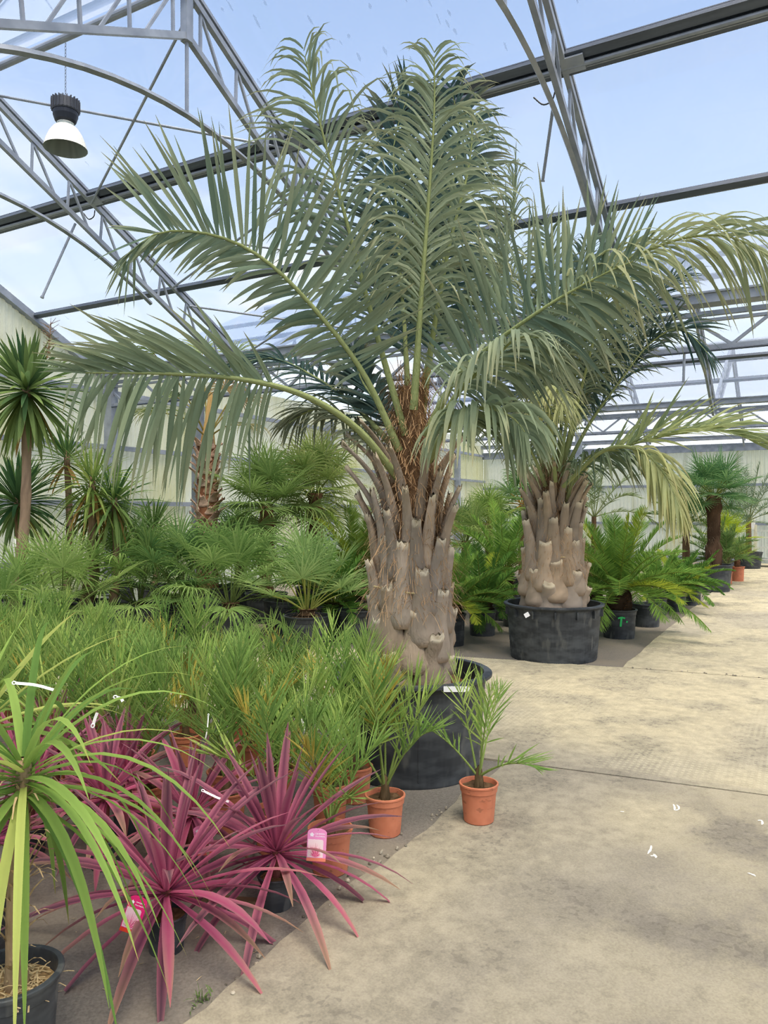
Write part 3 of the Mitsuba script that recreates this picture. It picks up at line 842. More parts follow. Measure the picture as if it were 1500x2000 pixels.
JG = ((164, 176, 144), (128, 146, 124))         # grey green
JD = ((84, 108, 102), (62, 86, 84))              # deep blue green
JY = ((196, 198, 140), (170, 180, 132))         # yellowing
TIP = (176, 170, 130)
D = 4.57
B = dict(nl=54, L=0.60, W=0.0112, K=8, tip=TIP, col=JG)
P1 = ground(803, D)
fr1 = [
    ([(792, 850, 4.50), (735, 650, 4.42), (668, 400, 4.32), (625, 240, 4.25), (592, 95, 4.20)], dict(B, L=0.64, droop=1.9, a0=50, a1=26, lift=5, s0=0.28, hint=FWD, nl=50, power=1.5)),
    ([(808, 800, 4.40), (820, 620, 4.30), (838, 380, 4.22), (848, 220, 4.18), (848, 100, 4.16)], dict(B, nl=66, L=0.54, droop=2.0, a0=46, a1=36, lift=-12, s0=0.25, hint=FWD, power=1.5, col=((168, 178, 146), (134, 150, 122)))),
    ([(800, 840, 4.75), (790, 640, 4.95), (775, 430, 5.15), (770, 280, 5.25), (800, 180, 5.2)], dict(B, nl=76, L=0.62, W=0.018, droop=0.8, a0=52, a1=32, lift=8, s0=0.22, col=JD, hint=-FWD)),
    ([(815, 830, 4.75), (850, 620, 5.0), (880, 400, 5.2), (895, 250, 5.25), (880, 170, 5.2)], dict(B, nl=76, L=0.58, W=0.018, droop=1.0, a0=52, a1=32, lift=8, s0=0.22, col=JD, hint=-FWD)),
    ([(780, 880, 4.48), (710, 730, 4.35), (620, 610, 4.22), (520, 510, 4.12), (420, 460, 4.05), (310, 455, 4.0), (235, 510, 3.98)], dict(B, nl=70, L=0.70, W=0.0150, droop=(0.10, 0.6), a0=(92, 70), a1=(42, 20), lift=10, roll=48, s0=0.24, col=((160, 172, 140), (116, 138, 118)), side_scale=(1, 0.5))),
    ([(782, 940, 4.45), (700, 840, 4.25), (600, 775, 4.08), (480, 742, 3.95), (330, 730, 3.85), (150, 728, 3.8)], dict(B, nl=46, L=0.74, W=0.0145, droop=(0.35, 2.0), a0=(44, 84), a1=(22, 55), lift=5, roll=42, s0=0.50, col=((152, 166, 132), (126, 144, 116)), side_scale=(0.75, 1.0))),
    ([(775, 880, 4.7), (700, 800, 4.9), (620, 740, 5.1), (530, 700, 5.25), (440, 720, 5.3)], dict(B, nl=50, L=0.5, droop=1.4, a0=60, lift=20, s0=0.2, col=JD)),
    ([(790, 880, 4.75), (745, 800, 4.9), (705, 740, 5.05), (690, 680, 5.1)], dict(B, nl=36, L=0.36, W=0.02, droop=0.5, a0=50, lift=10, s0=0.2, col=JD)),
    ([(830, 850, 4.45), (893, 735, 4.28), (968, 668, 4.12), (1035, 620, 4.0), (1100, 578, 3.92), (1190, 530, 3.85), (1250, 505, 3.8)], dict(B, nl=62, L=0.70, W=0.0135, droop=(1.6, 0.25), a0=(72, 92), a1=(30, 45), lift=10, roll=-65, s0=0.22, col=((146, 160, 128), (98, 120, 104)), side_scale=(0.85, 1.0))),
    ([(838, 860, 4.40), (900, 760, 4.15), (965, 700, 3.95), (1010, 660, 3.8), (1060, 660, 3.7)], dict(B, nl=40, L=0.55, W=0.014, droop=2.6, a0=62, a1=30, lift=5, s0=0.35, col=JG)),
    ([(835, 850, 4.7), (905, 700, 4.75), (965, 560, 4.75), (1000, 430, 4.7), (1010, 330, 4.65)], dict(B, nl=56, L=0.58, droop=1.5, a0=62, lift=15, s0=0.24)),
    ([(1090, 600, 4.1), (1160, 545, 4.05), (1240, 500, 4.0), (1340, 464, 3.95), (1430, 464, 3.9), (1510, 505, 3.86)], dict(B, nl=46, L=0.70, W=0.012, droop=2.4, a0=52, a1=25, lift=12, s0=0.02, col=((176, 182, 140), (140, 154, 118)), rr=(0.012, 0.003))),
    ([(838, 900, 4.42), (868, 842, 4.2), (905, 806, 4.0), (950, 796, 3.85), (1000, 815, 3.75), (1030, 850, 3.7)], dict(B, nl=46, L=0.52, W=0.017, droop=3.0, a0=62, a1=30, lift=0, s0=0.25, col=((152, 166, 132), (130, 148, 120)))),
    ([(822, 830, 4.65), (848, 640, 4.55), (880, 470, 4.45), (915, 330, 4.4), (925, 215, 4.38)], dict(B, nl=56, L=0.50, droop=1.9, a0=62, lift=10, s0=0.26, hint=FWD)),
    ([(775, 930, 4.62), (715, 850, 4.7), (660, 810, 4.8), (610, 800, 4.9), (560, 830, 5.0)], dict(B, nl=46, L=0.45, droop=1.8, a0=62, lift=10, s0=0.2, col=((124, 134, 110), (104, 112, 92)))),
    ([(812, 760, 4.52), (818, 640, 4.5), (822, 520, 4.48), (826, 420, 4.46)], dict(B, nl=40, L=0.34, W=0.009, droop=0.2, a0=16, a1=10, lift=5, s0=0.35, col=((140, 156, 116), (130, 148, 118)))),
]
prof1 = ([0, 0.1, 0.35, 0.55, 0.72, 0.82, 1.0], [0.90, 1.0, 0.96, 0.80, 0.60, 0.46, 0.40], 0.72)
jelly_palm('tallest jelly palm with shaggy trunk and arching grey green fronds in giant black tub', P1, 0.47, 2.24, 0.205, 64, fr1, 21, (0.478, 0.40, 0.577, 'black', 0.80, 0.035, (120, 92, 66), False, 64), prof1)

P2 = ground(1081, 8.02)
B2 = dict(nl=50, L=0.62, W=0.0145, K=7, tip=TIP, col=JG)
E = 8.0
fr2 = [
    ([(1074, 930, 7.95), (1066, 760, 7.6), (1040, 650, 7.3), (1012, 560, 7.1), (985, 500, 6.95)], dict(B2, droop=1.5, a0=64, lift=12)),
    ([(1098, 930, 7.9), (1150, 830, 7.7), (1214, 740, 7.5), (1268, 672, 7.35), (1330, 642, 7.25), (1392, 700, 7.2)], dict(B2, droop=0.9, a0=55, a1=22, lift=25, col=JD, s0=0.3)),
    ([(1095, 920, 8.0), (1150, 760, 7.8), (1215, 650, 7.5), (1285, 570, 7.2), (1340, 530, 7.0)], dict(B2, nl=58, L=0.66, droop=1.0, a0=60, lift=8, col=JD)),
    ([(1088, 920, 8.0), (1105, 740, 7.7), (1120, 610, 7.4), (1135, 520, 7.1), (1150, 470, 6.9)], dict(B2, nl=58, L=0.66, droop=1.2, a0=58, lift=10, col=((124, 144, 126), (104, 126, 114)))),
    ([(1082, 920, 7.9), (1085, 740, 7.6), (1080, 600, 7.2), (1075, 500, 6.9), (1060, 430, 6.7)], dict(B2, nl=56, L=0.62, droop=1.4, a0=60, lift=10, hint=FWD)),
    ([(1085, 940, 7.75), (1078, 850, 7.4), (1072, 790, 7.0), (1078, 762, 6.7), (1090, 760, 6.45), (1102, 785, 6.25)], dict(B2, nl=44, L=0.55, W=0.017, droop=2.8, a0=60, a1=30, lift=0, s0=0.4, col=JY)),
    ([(1106, 980, 7.9), (1128, 915, 7.75), (1165, 884, 7.6), (1215, 880, 7.45), (1262, 892, 7.3), (1300, 925, 7.2)], dict(B2, nl=50, L=0.62, droop=2.2, a0=62, a1=28, lift=0, s0=0.22, col=((126, 144, 112), (104, 124, 102)))),
    ([(1104, 960, 7.95), (1160, 900, 7.8), (1240, 866, 7.6), (1330, 846, 7.4), (1410, 842, 7.25), (1490, 868, 7.1)], dict(B2, nl=54, L=0.68, W=0.017, droop=0.4, a0=55, a1=22, lift=35, roll=35, s0=0.28, col=((180, 190, 132), (140, 158, 118)), side_scale=(0.9, 1))),
    ([(1068, 930, 8.0), (1030, 840, 8.0), (985, 785, 8.0), (940, 750, 8.0), (905, 745, 8.0)], dict(B2, nl=46, L=0.5, droop=0.9, a0=58, lift=15, col=JD)),
    ([(1066, 950, 7.9), (1042, 890, 7.8), (1012, 840, 7.7), (970, 815, 7.6), (925, 830, 7.5)], dict(B2, nl=42, L=0.5, droop=2.0, a0=60, lift=5, col=JG)),
    ([(1100, 950, 7.7), (1180, 880, 7.2), (1250, 880, 6.9), (1300, 930, 6.75), (1330, 1000, 6.7)], dict(B2, nl=36, L=0.62, W=0.015, droop=3.2, a0=45, a1=15, lift=0, s0=0.55, col=JY, rcol=(150, 160, 110), tip=(196, 180, 130))),
    ([(1092, 930, 8.0), (1130, 800, 7.8), (1180, 720, 7.6), (1245, 660, 7.4), (1310, 650, 7.3)], dict(B2, nl=50, L=0.6, droop=1.2, a0=60, lift=12, col=((120, 140, 122), (102, 124, 112)))),
    ([(1100, 900, 7.9), (1140, 740, 7.3), (1180, 600, 6.8), (1230, 520, 6.4), (1270, 500, 6.2)], dict(B2, nl=56, L=0.64, droop=1.8, a0=62, a1=30, lift=10, s0=0.3)),
    ([(1078, 930, 8.0), (1050, 790, 7.8), (1020, 700, 7.6), (985, 640, 7.5)], dict(B2, nl=46, L=0.55, droop=0.8, a0=58, lift=10, col=JD)),
    ([(1092, 920, 7.85), (1118, 760, 7.5), (1150, 640, 7.1), (1195, 540, 6.7), (1235, 480, 6.4)], dict(B2, nl=54, L=0.62, droop=1.8, a0=60, lift=10)),
]
prof2 = ([0, 0.08, 0.2, 0.5, 0.75, 1.0], [0.95, 1.0, 0.96, 0.78, 0.55, 0.24], 0.78)
jelly_palm('second giant jelly palm with pale bulging leaf bases in wide tub beyond the cross aisle', P2, 0.46, 2.02, 0.265, 58, fr2, 34, (0.515, 0.44, 0.57, 'black', 0.80, 0.03, (126, 100, 72), False, 64), prof2)
for k in range(14):                             # ribs below the rim of the second tub
    a = k * 2 * math.pi / 14 + 0.1
    R = np.array([[math.cos(a), -math.sin(a), 0], [math.sin(a), math.cos(a), 0], [0, 0, 1]])
    part('jelly_palm_001', 'pot_rib', ply(box((P2[0] + 0.49 * math.cos(a), P2[1] + 0.49 * math.sin(a), 0.475), (0.03, 0.016, 0.075), R), 'mat_black'))
for key, P, R, z, w in (('jelly_palm', P1, 0.235, 1.055, 'twine'), ('jelly_palm_001', P2, 0.285, 1.06, 'twine')):
    a = np.linspace(0, 2 * math.pi, 28)
    rr_ = R * (1 + 0.05 * np.sin(a * 5))
    path = np.c_[P[0] + rr_ * np.cos(a), P[1] + rr_ * np.sin(a), z + 0.015 * np.sin(a * 2)]
    part(key, 'twine', M().add(*tube(path, 0.0055, 5, False), lin(206, 186, 136)).ply('mat_paint'), 'straw coloured twine around the trunk')

a = math.atan2(*(EYE[:2] - P1[:2])[::-1]) + 0.10
for q, wdt in ((a, 0.005), (a + 1.7, 0.005), (a + 3.4, 0.005)):
    o = np.array([math.cos(q), math.sin(q), 0])
    p = np.array([P1[0], P1[1], 0.0])
    part('jelly_palm', 'pot_seam', ply(bar(p + o * 0.4035 + UP * 0.03, p + o * 0.4405 + UP * 0.50, wdt, 0.006, np.cross(o, UP)), 'mat_black'))

# ---------------------------------------------------------------- small feather palms in orange pots
PH = ((146, 176, 92), (108, 144, 74))
PHY = ((182, 200, 110), (136, 168, 84))


def phoenix_parts(seed, h=0.62, nf=9, low=44, nl=20, ll=0.245):
    """Parts of one small palm at the origin: list of (name, shape dict)."""
    r = RN(seed)
    out = []
    V, F = lathe([(0.026, 0.14), (0.03, 0.17), (0.024, 0.22), (0.016, 0.27), (0.0, 0.29)], 10)
    V = V + r.normal(0, 0.002, V.shape)
    out.append(('stem', M().add(V, F, lin(96, 80, 58) * (0.6 + 0.7 * r.rand(len(V), 1))).ply('mat_matte')))
    for i in range(nf):
        t = i / (nf - 1.0)
        a = i * 2.39996 + r.uniform(-0.3, 0.3)
        o = np.array([math.cos(a), math.sin(a), 0])
        Lf = h * r.uniform(0.85, 1.1) * (0.8 + 0.25 * math.sin(math.pi * min(1, t + 0.2)))
        e = math.radians(87 - low * t + r.uniform(-5, 5))
        d0 = o * math.cos(e) + UP * math.sin(e)
        C, _ = grow((o * 0.012 + UP * 0.24)[None], d0[None], np.array([Lf]), 6, 0.25 + 0.5 * t, 1.5)
        col = PH if r.rand() < 0.6 else PHY
        if r.rand() < 0.07:
            col = ((200, 176, 84), (150, 150, 70))
        (RV, RF, rc), (LV, LF, lc) = frond_geo(C[0], r, axis=(0, 0), s0=0.34, nl=nl, L=ll, W=0.0056, a0=50, a1=18, lift=28, droop=0.10, jit=0.16, rr=(0.0048, 0.0015), K=4, fold=0.5,
                                               col=col, rcol=(150, 170, 96), tip=(150, 168, 100))
        out.append(('frond', M().add(RV, RF, rc).add(LV, LF, lc).ply('mat_leaf')))
    return out


VAR = [phoenix_parts(100 + k, 0.52 + 0.04 * (k % 4), 8 + k % 3, 33) for k in range(6)]
VAR.append(phoenix_parts(131, 0.56, 6, 46, 15, 0.21))
VAR.append(phoenix_parts(132, 0.60, 8, 26, 22, 0.24))


def small_pot_parts():
    rt, rb, h, lip = 0.096, 0.073, 0.185, 0.007
    ri = rt - lip
    prof = [(0, 0), (rb - 0.004, 0), (rb, 0.004), (ri - 0.004, 0.145), (ri + 0.001, 0.148), (ri + 0.003, 0.172), (rt, 0.176), (rt, 0.183), (rt - 0.003, 0.185), (ri - 0.001, 0.185), (ri - 0.003, 0.18), (ri - 0.008, 0.15), (rb, 0.06)]
    V, F = lathe(prof, 36)
    a = ply((V, F), 'mat_terra', smooth=32)
    r = RN(3); n = 16; R = ri - 0.006
    rad = np.linspace(0, R, 6)[1:]; an = np.arange(n) * 2 * np.pi / n
    P = np.stack([rad[:, None] * np.cos(an), rad[:, None] * np.sin(an), r.normal(0, 0.003, (5, n)) + 0.004], -1)
    V = np.vstack([P.reshape(-1, 3), [[0, 0, 0.005]]]) + [0, 0, 0.158]
    F = np.vstack([grid_faces(5, n, True), np.stack([np.arange(n), (np.arange(n) + 1) % n, np.full(n, 5 * n)], 1)])
    return a, M().add(V, F, lin(96, 76, 56) * (0.5 + 0.9 * r.rand(len(V), 1))).ply('mat_matte', smooth=False)


POT_T, SOIL_T = small_pot_parts()


def place_phoenix(x, y, z, var, rot, label, s=1.0):
    k = thing('feather_palm', label, 'potted palm', 'small feather palms in orange pots')
    w = T().translate([x, y, z]).rotate([0, 0, 1], rot)
    part(k, 'pot', {**POT_T, 'to_world': w}, 'terracotta coloured plastic pot')
    part(k, 'soil', {**SOIL_T, 'to_world': w})
    for nm, sh in VAR[var]:
        part(k, nm, {**sh, 'to_world': w @ T().scale([s, s, s])})
    return k


fp = [
    (935, 3.74, 0.0, 6, 20, 'small feather palm in an orange pot standing alone on the pale concrete', 0.92),
    (752, 3.62, ASPH, 7, 100, 'small feather palm in orange pot right of the cluster, in front of the giant tub', 0.95),
    (693, 4.03, ASPH, 2, 60, 'small feather palm in orange pot against the left flank of the giant tub', 1.0),
    (645, 3.78, ASPH, 3, 210, 'small feather palm in orange pot just behind the foremost orange pot', 1.0),
    (645, 3.24, ASPH, 4, 300, 'foremost orange pot palm, half behind a pink plant label and red leaves', 0.85),
    (535, 3.44, ASPH, 0, 150, 'small feather palm in orange pot right behind the second red cordyline', 0.95),
    (440, 3.95, ASPH, 1, 10, 'small feather palm in orange pot behind the gap between the two front cordylines', 1.0),
]
for px, d, z, var, rot, lab, s in fp:
    p = ground(px, d)
    place_phoenix(p[0], p[1], z, var, rot, lab, s)
rg = RN(42)
COLN = ['first', 'second', 'third', 'fourth', 'fifth', 'sixth', 'seventh', 'eighth']
ROWN = ['front', 'second', 'third', 'back']
for row in range(4):
    n = 0
    for col in range(8):
        x = -2.42 - 0.41 * col + rg.uniform(-0.05, 0.05)
        y = 2.80 + 0.40 * row - 0.05 * col + rg.uniform(-0.05, 0.05)
        d = x * FWD[0] + y * FWD[1]
        px = 750 + 1500 * (x * RIGHT[0] + y * RIGHT[1]) / d
        if math.hypot(x - P1[0], y - P1[1]) < 0.62 or px < -120 or y > 4.15:
            continue
        if math.hypot(x - ground(440, 3.95)[0], y - ground(440, 3.95)[1]) < 0.24:
            continue
        place_phoenix(x, y, ASPH, int(rg.randint(6)), float(rg.uniform(0, 360)), f'small feather palm, {COLN[n]} from the right in the {ROWN[row]} row behind the red cordylines', rg.uniform(0.9, 1.08))
        n += 1


# ---------------------------------------------------------------- red cordylines in front
def cord_cols(t, K, r):
    u = np.linspace(0, 1, K)[:, None]
    v = np.clip((u - 0.15) * 1.4, 0, 1)
    edge = lin(206, 112, 142) * (1 - v) + lin(170, 118, 122) * v
    mid = lin(144, 72, 100) * (1 - v) + lin(100, 76, 86) * v
    if t > 0.4 and r.rand() < 0.55:
        w = np.clip((u - 0.45) * 1.7, 0, 1)
        mid = mid * (1 - w) + lin(152, 126, 98) * w
        edge = edge * (1 - w) + lin(178, 142, 116) * w
    if r.rand() < 0.25:
        mid = mid * 0.4 + lin(206, 92, 130) * 0.6
    if t < 0.3:
        mid = mid * 0.6 + lin(120, 56, 84) * 0.4
    j = r.uniform(0.85, 1.12)
    return np.stack([edge, mid, edge * 0.9], 1) * j


def cordyline(px, d, label, seed, n=40, L=0.44, zc=0.23, s=1.12, y=None):
    r = RN(seed)
    p = ground(px, d)
    k = thing('red_cordyline', label, 'potted plant', 'red cordylines at the front')
    pot(k, p[0], p[1], ASPH, 0.075, 0.058, 0.125, 'black', 0.88, 0.006, (98, 76, 54), True, 28, seed)
    V, F = tube([(p[0], p[1], 0.08), (p[0], p[1], zc - 0.01)], [0.016, 0.02], 8)
    part(k, 'stem', M().add(V, F, lin(120, 74, 66)).ply('mat_matte'))
    lv = rosette((p[0], p[1], zc), n, L, 0.0155 * s, 86, -22, 0.75, cord_cols, r, K=8, core=0.012, fold=0.35, power=1.5, zspread=0.04,
                 wprof=np.array([0.5, 0.62, 0.85, 1.0, 1.0, 0.85, 0.55, 0.05]))
    leaf_parts(k, lv)
    return p


cordyline(325, 2.66, 'foremost red cordyline with wide pink striped leaves spreading over the tarmac', 51, 54, 0.55, 0.205)
cordyline(540, 2.95, 'red cordyline with leaves reaching over the concrete edge, second at the front', 52, 52, 0.54, 0.215)
cordyline(375, 3.25, 'red cordyline with purple leaves behind the foremost one, its label half hidden', 53, 40, 0.42, 0.24)
cordyline(205, 3.28, 'red cordyline in a black pot behind the arching strap leaves', 54, 40, 0.42, 0.30)
cordyline(250, 3.62, 'red cordyline with upright purple leaves in front of the orange pots', 55, 34, 0.42, 0.28)
cordyline(60, 3.40, 'red cordyline half hidden behind the strap leaved plant', 56, 36, 0.42, 0.30)
cordyline(110, 3.85, 'small red cordyline farthest back beside the feather palms', 57, 34, 0.42, 0.32)
cordyline(-30, 2.95, 'red cordyline at the very edge behind the big black pot', 58, 36, 0.42, 0.26)


# pink plant labels
def plant_label(o, right, up, w, h, name, inks=((224, 40, 116), (236, 196, 206), (222, 66, 44))):
    """Printed plant label: arched pink card with star emblem, two lines of lettering, a picture of pink leaves and a red foot."""
    o, right, up = np.asarray(o, float), unit(np.asarray(right, float)), unit(np.asarray(up, float))
    up = unit(up - (up @ right) * right)
    nrm = np.cross(right, up)
    if nrm @ (EYE - o) < 0:
        nrm = -nrm
    k = thing('plant_label', name, 'plant label')

    def place(m, lift=0.0):
        v = np.asarray(m.vertices)
        return o + v[:, :1] * right + v[:, 1:2] * up + (v[:, 2:3] + lift) * nrm, m.faces

    def flat(poly, col, lift, nm, lab=None, th=0.0003):
        m = trimesh.creation.extrude_polygon(poly, th, engine='earcut')
        V, F = place(m, lift)
        part(k, nm, M().add(V, F, lin(*col)).ply('mat_paint', smooth=False), lab)
    a = np.linspace(0, math.pi, 12)
    card = Polygon([(-w / 2, 0), (w / 2, 0)] + [(w / 2 * math.cos(t), h * 0.86 + h * 0.14 * math.sin(t)) for t in a])
    hole = Polygon([(0.006 * w * 6 * math.cos(t) * 0.7 + w * 0.04, h * 0.94 + 0.025 * w * math.sin(t)) for t in np.linspace(0, 2 * math.pi, 9)[:-1]])
    flat(card.difference(hole), inks[0], 0, 'card', 'bright pink card')
    flat(Polygon([(-w * 0.46, h * 0.12), (w * 0.34, h * 0.12), (w * 0.34, h * 0.62), (w * 0.28, h * 0.66), (-w * 0.46, h * 0.66)]), inks[1], 0.0005, 'picture', 'picture of a pink leaved plant')
    flat(Polygon([(-w * 0.5, 0.0), (w * 0.5, 0.0), (w * 0.5, h * 0.10), (-w * 0.5, h * 0.10)]), inks[2], 0.0005, 'foot_band', 'red band along the foot')
    st = []
    for q in range(10):
        rad = (0.13 if q % 2 == 0 else 0.075) * w
        st.append((-w * 0.27 + rad * math.sin(q * math.pi / 5), h * 0.80 + rad * 1.1 * math.cos(q * math.pi / 5)))
    flat(Polygon(st), (246, 240, 244), 0.0005, 'star_emblem', 'white star emblem')
    for i, tx in enumerate(('Cordyline', 'Pink Passion')):
        m = meshkit.text_mesh(tx, 0.062 * w * (1.25 if i == 0 else 1.0), 0.0003, bold=True)
        m.vertices[:, :2] += [-w * 0.10, h * (0.815 - 0.075 * i)]
        V, F = place(m, 0.0005)
        part(k, 'lettering', M().add(V, F, lin(250, 244, 248)).ply('mat_paint', smooth=False))
    r = RN(9)
    for i in range(17):                         # leaves of the printed picture
        t = math.radians(-72 + 9 * i)
        L = h * (0.44 - 0.12 * abs(i - 8) / 8) * (1 if abs(i - 8) < 5 else 0.7)
        b0 = np.array([-w * 0.06, h * 0.125]); q = b0 + L * np.array([math.sin(t) * 0.8, math.cos(t)])
        q[0] = np.clip(q[0], -w * 0.45, w * 0.33)
        s = np.array([math.cos(t), -math.sin(t)]) * w * 0.018
        flat(Polygon([b0 - s * 0.6, b0 + s * 0.6, (b0 + q) / 2 + s, q, (b0 + q) / 2 - s]), tuple(np.array([(226, 96, 146), (238, 150, 178), (196, 58, 108)][i % 3])), 0.0009 + 0.00005 * i, 'printed_leaf', None, 0.0001)
    return k


sl = lambda a: RIGHT * math.cos(a) - UP * math.sin(a)
su = lambda a: RIGHT * math.sin(a) + UP * math.cos(a)
plant_label(at(250, 1822, 2.38), sl(0.33), su(0.33) * 1 - FWD * 0.1, 0.058, 0.128, 'bright pink plant label leaning in the foremost red cordyline')
plant_label(at(617, 1682, 2.80), sl(0.06), su(0.03) - FWD * 0.15, 0.070, 0.130, 'pink plant label coloured pale for its gloss, beside the foremost orange pot', ((238, 152, 200), (248, 226, 226), (240, 138, 112)))  # pale colours stand in for the gloss and translucency of the card
plant_label(at(402, 1670, 3.05), sl(-0.10), su(-0.08) - FWD * 0.1, 0.075, 0.125, 'pink plant label partly hidden behind crossing purple leaves', ((236, 140, 178), (246, 214, 222), (232, 112, 98)))  # gloss put into this card too, as paler colours


# white tie-on tags
def tie_tag(pts, w, name):
    C = curve(pts, 10)
    d = unit(np.gradient(C, axis=0))
    view = unit(EYE - C.mean(0))
    S = unit(np.cross(d, view))
    k = thing('tie_tag', name, 'plant tag')
    V, F, c = ribbons(C[None], np.full((1, 10), w), S[None], col=lin(236, 236, 230)[None])
    part(k, 'strip', M().add(V, F, c).ply('mat_paint'))
    h = C[0]
    a = np.linspace(0, 2 * np.pi, 13)
    path = h - d[0] * w * 0.9 + (np.cos(a)[:, None] * S[0] * w * 1.0 + np.sin(a)[:, None] * d[0] * w * 1.3)
    part(k, 'loop', M().add(*tube(path, w * 0.5, 5, False), lin(240, 240, 234)).ply('mat_paint'))


tie_tag([at(658, 1422, 3.45), at(670, 1445, 3.42), at(678, 1480, 3.42)], 0.0045, 'white tie tag curving down from the palm in front of the giant tub')
tie_tag([at(30, 1334, 2.15), at(70, 1338, 2.15), at(107, 1348, 2.15)], 0.004, 'long white tie tag lying over the strap leaves')
tie_tag([at(407, 1397, 3.4), at(405, 1422, 3.4), at(401, 1445, 3.4)], 0.003, 'thin white tag hanging among feather palms near the middle')
tie_tag([at(398, 1545, 2.9), at(425, 1558, 2.9), at(447, 1566, 2.9)], 0.004, 'white tag lying across the red cordyline leaves')
tie_tag([at(228, 1362, 3.2), at(236, 1364, 3.2), at(240, 1370, 3.2)], 0.006, 'small folded white tag among the feather palms')
tie_tag([at(182, 1415, 3.1), at(186, 1402, 3.1), at(190, 1392, 3.1)], 0.006, 'crumpled white tag above the red cordyline leaves')
tie_tag([at(586, 1402, 3.6), at(594, 1418, 3.6), at(598, 1436, 3.6)], 0.006, 'pale tag deep inside the middle feather palms')
tie_tag([at(6, 1338, 3.0), at(8, 1345, 3.0), at(12, 1348, 3.0)], 0.006, 'short white tag at the left among pale green leaves')
# white label on the giant tub, sticker on the second tub, green paint on the cycad pot
v, f = box((0, 0, 0), (0.145, 0.002, 0.03), np.stack([RIGHT, FWD, UP], 1))
single('tub_label', M().add(v + at(893, 1346, 4.075), f, lin(240, 240, 238)).ply('mat_paint', smooth=False), 'white rectangular label stuck on the giant black tub', 'label')
c45 = np.stack([unit(RIGHT + 0.55 * UP), FWD, unit(UP - 0.55 * RIGHT)], 1)
v, f = box((0, 0, 0), (0.05, 0.002, 0.045), c45)
single('tub_sticker', M().add(v + at(1029, 1201, 7.50), f, lin(240, 240, 238)).ply('mat_paint', smooth=False), 'small white diamond sticker on the second black tub', 'sticker')


# ---------------------------------------------------------------- strap leaved plant at the left edge
def strap_cols(t, K, r):
    u = np.linspace(0, 1, K)[:, None]
    a = lin(150, 178, 92) * (1 - t) + lin(126, 158, 78) * t
    if r.rand() < 0.2:
        a = lin(176, 188, 104)
    if r.rand() < 0.2:
        a = lin(104, 138, 70)
    c = a * r.uniform(0.85, 1.15)
    k = np.clip((u - 0.88) * 6, 0, 1) * (r.rand() < 0.7)
    c = c * (1 - k) + lin(186, 160, 96) * k
    return np.stack([c, c * 0.9, c], 1)


ps = ground(20, 2.10)
k = thing('strap_leaf_plant', 'green plant with long arching strap leaves and shaggy stem in black pot at the edge', 'potted plant')
pot(k, ps[0], ps[1], ASPH, 0.138, 0.108, 0.255, 'black', 0.82, 0.012, (176, 146, 104), True, 48, 3)
hz = 0.83
stem = curve([(ps[0] + 0.015, ps[1] + 0.01, 0.18), (ps[0] + 0.022, ps[1], 0.4), (ps[0] + 0.03, ps[1] + 0.01, 0.6), (ps[0] + 0.045, ps[1] + 0.01, hz)], 18)
V, F = tube(stem, np.interp(np.linspace(0, 1, 18), [0, 0.15, 1], [0.036, 0.026, 0.02]), 10)
part(k, 'stem', M().add(V, F, lin(160, 136, 104) * (0.7 + 0.5 * RN(2).rand(len(V), 1))).ply('mat_matte'), 'pale shaggy stem')
rs = RN(64)
n = 70
idx = rs.randint(2, 16, n)
b = stem[idx]; an = rs.uniform(0, 2 * np.pi, n)
o = np.c_[np.cos(an), np.sin(an), np.zeros(n)]
C, dd = grow(b + o * 0.02, unit(o * 0.5 + UP * 0.8), rs.uniform(0.05, 0.14, n), 5, rs.uniform(0.5, 2.5, n), 1.2)
V, F, c = ribbons(C, np.full((n, 5), 0.005) * np.linspace(1, 0.3, 5), unit(np.cross(dd, o[:, None])), col=np.broadcast_to(lin(196, 170, 128) * rs.uniform(0.6, 1.1, (n, 1, 1)), (n, 5, 3)))
part(k, 'dry_leaf_bases', M().add(V, F, c).ply('mat_matte'), 'dry papery leaf bases', stuff=True)
n = 130
an = rs.uniform(0, 2 * np.pi, n); rad = 0.11 * np.sqrt(rs.rand(n))
b = np.c_[ps[0] + rad * np.cos(an), ps[1] + rad * np.sin(an), np.full(n, 0.212)]
C, dd = grow(b, unit(np.c_[rs.normal(0, 1, n), rs.normal(0, 1, n), rs.uniform(0, 0.5, n)]), rs.uniform(0.03, 0.09, n), 4, 0.8, 1.0)
V, F, c = ribbons(C, np.full((n, 4), 0.0022), unit(np.cross(dd, UP + 0.01)), col=np.broadcast_to(lin(206, 182, 138) * rs.uniform(0.6, 1.1, (n, 1, 1)), (n, 4, 3)))
part(k, 'straw_mulch', M().add(V, F, c).ply('mat_matte'), 'pale straw on the soil', stuff=True)
head = stem[-1]
lv = rosette(head, 64, 0.66, 0.0125, 66, -30, 2.3, strap_cols, rs, K=10, core=0.015, fold=0.3, power=1.2, zspread=0.12,
             wprof=np.array([0.75, 0.95, 1.0, 1.0, 0.95, 0.85, 0.7, 0.5, 0.28, 0.03]))
leaf_parts(k, lv)
# second, taller clump of the same kind behind it, only its leaves reach into the picture
ps2 = ground(-60, 2.6)
k = thing('strap_leaf_plant', 'light green upright strap leaves reaching in at the edge above the black pot plant', 'potted plant')
pot(k, ps2[0], ps2[1], ASPH, 0.14, 0.11, 0.26, 'black', 0.85, 0.012, (110, 88, 64), True, 32, 4)
V, F = tube([(ps2[0], ps2[1], 0.2), (ps2[0], ps2[1], 0.75)], [0.03, 0.02], 8)
part(k, 'stem', M().add(V, F, lin(150, 126, 96)).ply('mat_matte'))
leaf_parts(k, rosette((ps2[0], ps2[1], 0.75), 34, 0.55, 0.016, 82, 5, 0.8, strap_cols, rs, K=9, core=0.015, fold=0.35))


